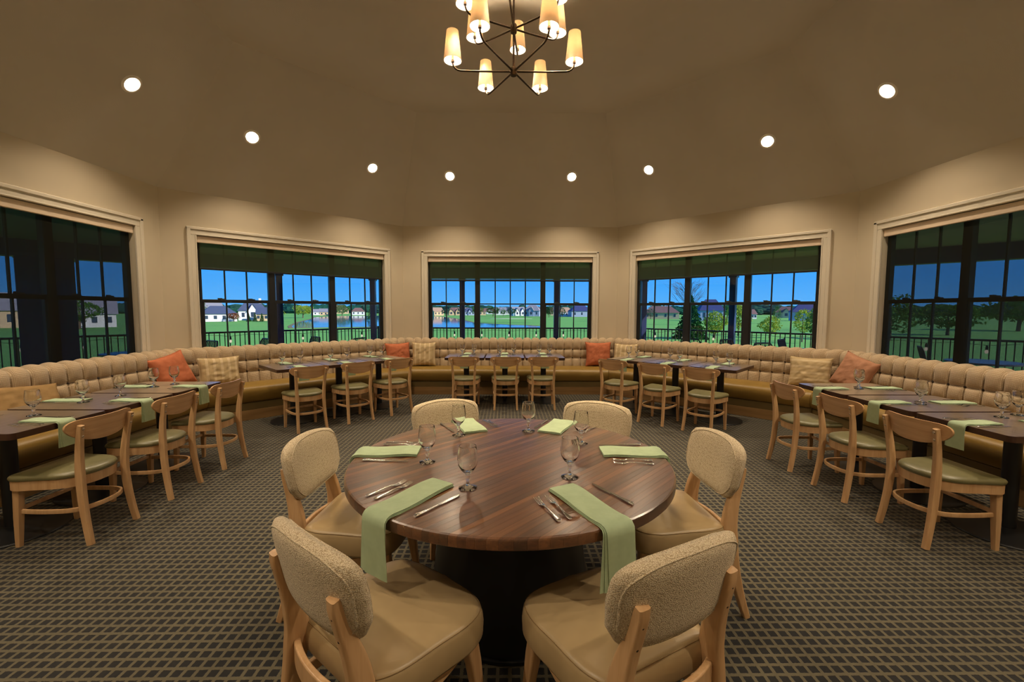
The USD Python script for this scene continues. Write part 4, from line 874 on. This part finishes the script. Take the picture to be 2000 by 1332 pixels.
for nm, a, b in (('dark_green', (22, 62, 26), (44, 92, 40)), ('mid_green', (46, 96, 40), (84, 130, 58)), ('lime', (120, 148, 44), (164, 178, 70)), ('rust_red', (110, 62, 46), (140, 84, 60)), ('blue_green', (22, 66, 60), (46, 100, 84))):
    FOL[nm] = usdkit.material(stage, L + 'foliage_' + nm, {"tc": ("texture_coordinate", {}), "n": ("noise_texture", {"scale": 1.2, "detail": 2.0}), "r": ("rgb_ramp", {"ramp": [(.35, S(*a)), (.65, S(*b))]}), "d": ("diffuse_bsdf", {}), "t": ("translucent_bsdf", {}), "m": ("mix_closure", {"fac": .3})},
        [("tc.object", "n.vector"), ("n.fac", "r.fac"), ("r.color", "d.color"), ("r.color", "t.color"), ("d.BSDF", "m.closure1"), ("t.BSDF", "m.closure2")], surface="m.closure")
def leaves(n, fn, size, r_):
    C = np.array([fn() for _ in range(n)]); A = r_.normal(size=(n, 3)); A /= np.linalg.norm(A, axis=1, keepdims=True); B = np.cross(A, r_.normal(size=(n, 3))); B /= np.linalg.norm(B, axis=1, keepdims=True)
    s = size * r_.uniform(.6, 1.3, (n, 1)); V = np.stack([C - A * s, C + B * s * .5, C + A * s, C - B * s * .5], 1).reshape(-1, 3); k = np.arange(n)[:, None] * 4
    return trimesh.Trimesh(V, np.vstack([k + [0, 1, 2], k + [0, 2, 3]]), process=False)
def tree(label, x, y, r, h, fol, kind='round', n=900, seed=0, zb=G):
    q = np.random.default_rng(seed + 100); t = thing('tree', label, 'tree', T(x, y, zb)); th = h * (.25 if kind == 'round' else .12)
    part(t, 'trunk', tube(np.array([(0, 0, -.1), (.02 * r, 0, h * .4), (0, .03 * r, h * .8)]), np.array([.05 * r + .05, .04 * r + .03, .015]), 7), m_bark)
    if kind == 'bare':
        br = []
        for i in range(46):
            z0 = h * q.uniform(.3, .8); a = q.uniform(0, 2 * np.pi); l = r * q.uniform(.5, 1.0); p1 = np.array([math.cos(a) * l * .6, math.sin(a) * l * .6, z0 + l * .7]); p2 = np.array([math.cos(a + .2) * l, math.sin(a + .2) * l, min(h, z0 + l * 1.3)])
            br.append(tube(np.array([(0, 0, z0), p1, p2]), np.array([.06, .03, .012]), 4))
            for _ in range(3): br.append(tube(np.array([p1, p1 + (p2 - p1) * .5 + q.normal(size=3) * .3, p2 + q.normal(size=3) * .7]), np.array([.03, .02, .01]), 3))
        part(t, 'branches', cat_(br), m_bark, kind='stuff'); return
    def fn():
        while True:
            if kind == 'cone':
                f = q.uniform(0, 1) ** 1.3; a = q.uniform(0, 2 * np.pi); lay = 1 - .35 * ((f * 9) % 1); rad = r * (1 - f) * lay * q.uniform(.45, 1) ** .5; return (rad * math.cos(a), rad * math.sin(a), th * .5 + f * (h - th * .5) - .12 * rad)
            if kind == 'column':
                f = q.uniform(0, 1); a = q.uniform(0, 2 * np.pi); rad = r * min(1, (1 - f) * 2.2) ** .6 * q.uniform(.3, 1) ** .5; return (rad * math.cos(a), rad * math.sin(a), .1 + f * (h - .1))
            p = q.normal(size=3); p /= np.linalg.norm(p); p *= q.uniform(.5, 1) ** .5
            lump = 1 + .22 * math.sin(3 * p[0] + seed) * math.sin(4 * p[2] + seed * 2) + .12 * math.sin(7 * p[1] + seed)
            return (p[0] * r * lump, p[1] * r * lump, (th + h) / 2 + p[2] * (h - th) / 2 * lump)
    part(t, 'foliage', leaves(n, fn, max(.05 * r + .12, .16), q), FOL[fol], smooth=False, kind='stuff')
for i, a in enumerate([
    ('tall dark conifer behind the left mullion of the right window', 29.4, 69.1, 3.0, 6.9, 'dark_green', 'cone', 2600), ('bare branching tree rising above the conifer in the right window', 48.5, 115.8, 4.6, 11.8, 'mid_green', 'bare', 0),
    ('lime-green bush right of the conifer in the right window', 33.6, 69.5, 1.7, 4.2, 'lime', 'round', 1100), ('yellow-green tree beside the right mullion of the right window', 42.0, 78.0, 1.9, 5.6, 'lime', 'round', 1000), ('small lime shrub on the lawn in the right window', 44.2, 72.2, 1.5, 3.4, 'lime', 'round', 800),
    ('light green sapling near the right end of the right window', 43.2, 62.7, 1.1, 5.0, 'lime', 'round', 600), ('light green tree at the right end of the right window', 42.3, 58.8, 1.1, 5.0, 'mid_green', 'round', 700), ('slim green arborvitae in the right window', 138.0, 219.7, 1.9, 7.0, 'mid_green', 'column', 700),
    ('mid-green tree left of the arborvitae in the right window', 132.0, 258, 6.2, 9.0, 'mid_green', 'round', 900), ('broad green tree behind the arborvitae', 150.0, 275, 5.5, 8.3, 'mid_green', 'round', 800), ('dark tree by the brown-roofed house in the right window', 78.5, 236, 2.6, 5.6, 'blue_green', 'round', 600),
    ('round tree behind the brown-roofed house', 92, 262, 6, 9.6, 'mid_green', 'round', 800), ('wide dark green tree in the far window, left of the middle', -10.5, 322.5, 5.2, 7.2, 'dark_green', 'round', 1100), ('dark tree by the left mullion of the far window', -22.5, 330, 4.6, 7.6, 'mid_green', 'round', 900),
    ('small round tree in the middle of the far window', -2.9, 324, 2.1, 5.6, 'mid_green', 'round', 600), ('dark tree in front of the white gabled house', 3.2, 325, 3.5, 6.4, 'dark_green', 'round', 800), ('dark tree left of the right porch column in the far window', 27.2, 281.9, 3.0, 7.6, 'dark_green', 'round', 900),
    ('narrow dark tree right of the right porch column', 36.1, 283.4, 2.2, 6.4, 'dark_green', 'round', 700), ('dark tree beside the pale yellow house', -48.8, 344.1, 3.6, 5.8, 'blue_green', 'round', 800), ('blue-green tree beside the left porch column of the far window', -37.1, 346.8, 2.9, 6.9, 'blue_green', 'round', 700),
    ('yellow willow on the lake shore in the left window', -113.1, 240.9, 5.2, 7.2, 'lime', 'round', 1200), ('large green tree across the lake in the left window', -130.1, 342.5, 5.6, 8.4, 'mid_green', 'round', 1100), ('leafy tree at the left edge of the left window', -124.2, 175, 3.4, 8.8, 'mid_green', 'round', 900),
    ('dark pine at the right end of the left window', -59.2, 190, 2.4, 11.5, 'dark_green', 'cone', 1100), ('rust-red shrub in front of the tall pale house', -102.3, 163, 1.9, 3.4, 'rust_red', 'round', 700), ('small evergreen cone, leftmost before the tan wing', -98.2, 165.4, .95, 3.1, 'dark_green', 'cone', 500),
    ('small evergreen cone, middle one before the tan wing', -95.8, 165.4, .95, 3.4, 'dark_green', 'cone', 500), ('small evergreen cone, rightmost before the tan wing', -93.4, 165.7, .95, 3.1, 'dark_green', 'cone', 500), ('yellow-green tree between lake and houses in the left window', -84.0, 158, 2.6, 6.0, 'lime', 'round', 800),
    ('broad tree behind the right-hand shade, left one', 59.1, 66, 3.2, 6.6, 'mid_green', 'round', 1300), ('broad tree behind the right-hand shade, middle one', 83.8, 81.2, 4.6, 6.0, 'mid_green', 'round', 1300), ('broad tree behind the right-hand shade, right one', 120, 100, 7, 8.0, 'mid_green', 'round', 1300),
    ('green tree behind the left-hand shade', -96, 98, 4, 6.5, 'mid_green', 'round', 1000), ('dark tree behind the left-hand shade', -132, 120, 5, 8.5, 'dark_green', 'round', 1000)]):
    tree(*a[:6], kind=a[6], n=a[7], seed=i)
# the wooded skyline, too many trees to count
q = np.random.default_rng(11); lv = []
for i in range(420):
    a = math.radians(q.uniform(-62, 62)); d = q.uniform(520, 780); x, y = d * math.sin(a), d * math.cos(a); hh = q.uniform(6, 11.5) * d / 640; rr = q.uniform(6, 13)
    gz = G + max(0, (d - 420) / 1500) * 6
    b = trimesh.creation.icosphere(2, 1.0); nz = meshkit.fbm(b.vertices * 2.2 + i * 3.1, 3, 5); b.vertices *= (.65 + .7 * nz)[:, None]; b.vertices *= [rr, rr, hh * .62]; b.vertices += [x, y, gz + hh * .42]; lv.append(b)
solo('skyline_wood', 'distant wooded skyline along the horizon outside the windows', 'trees', cat_(lv), FOL['blue_green'], smooth=False, kind='stuff')
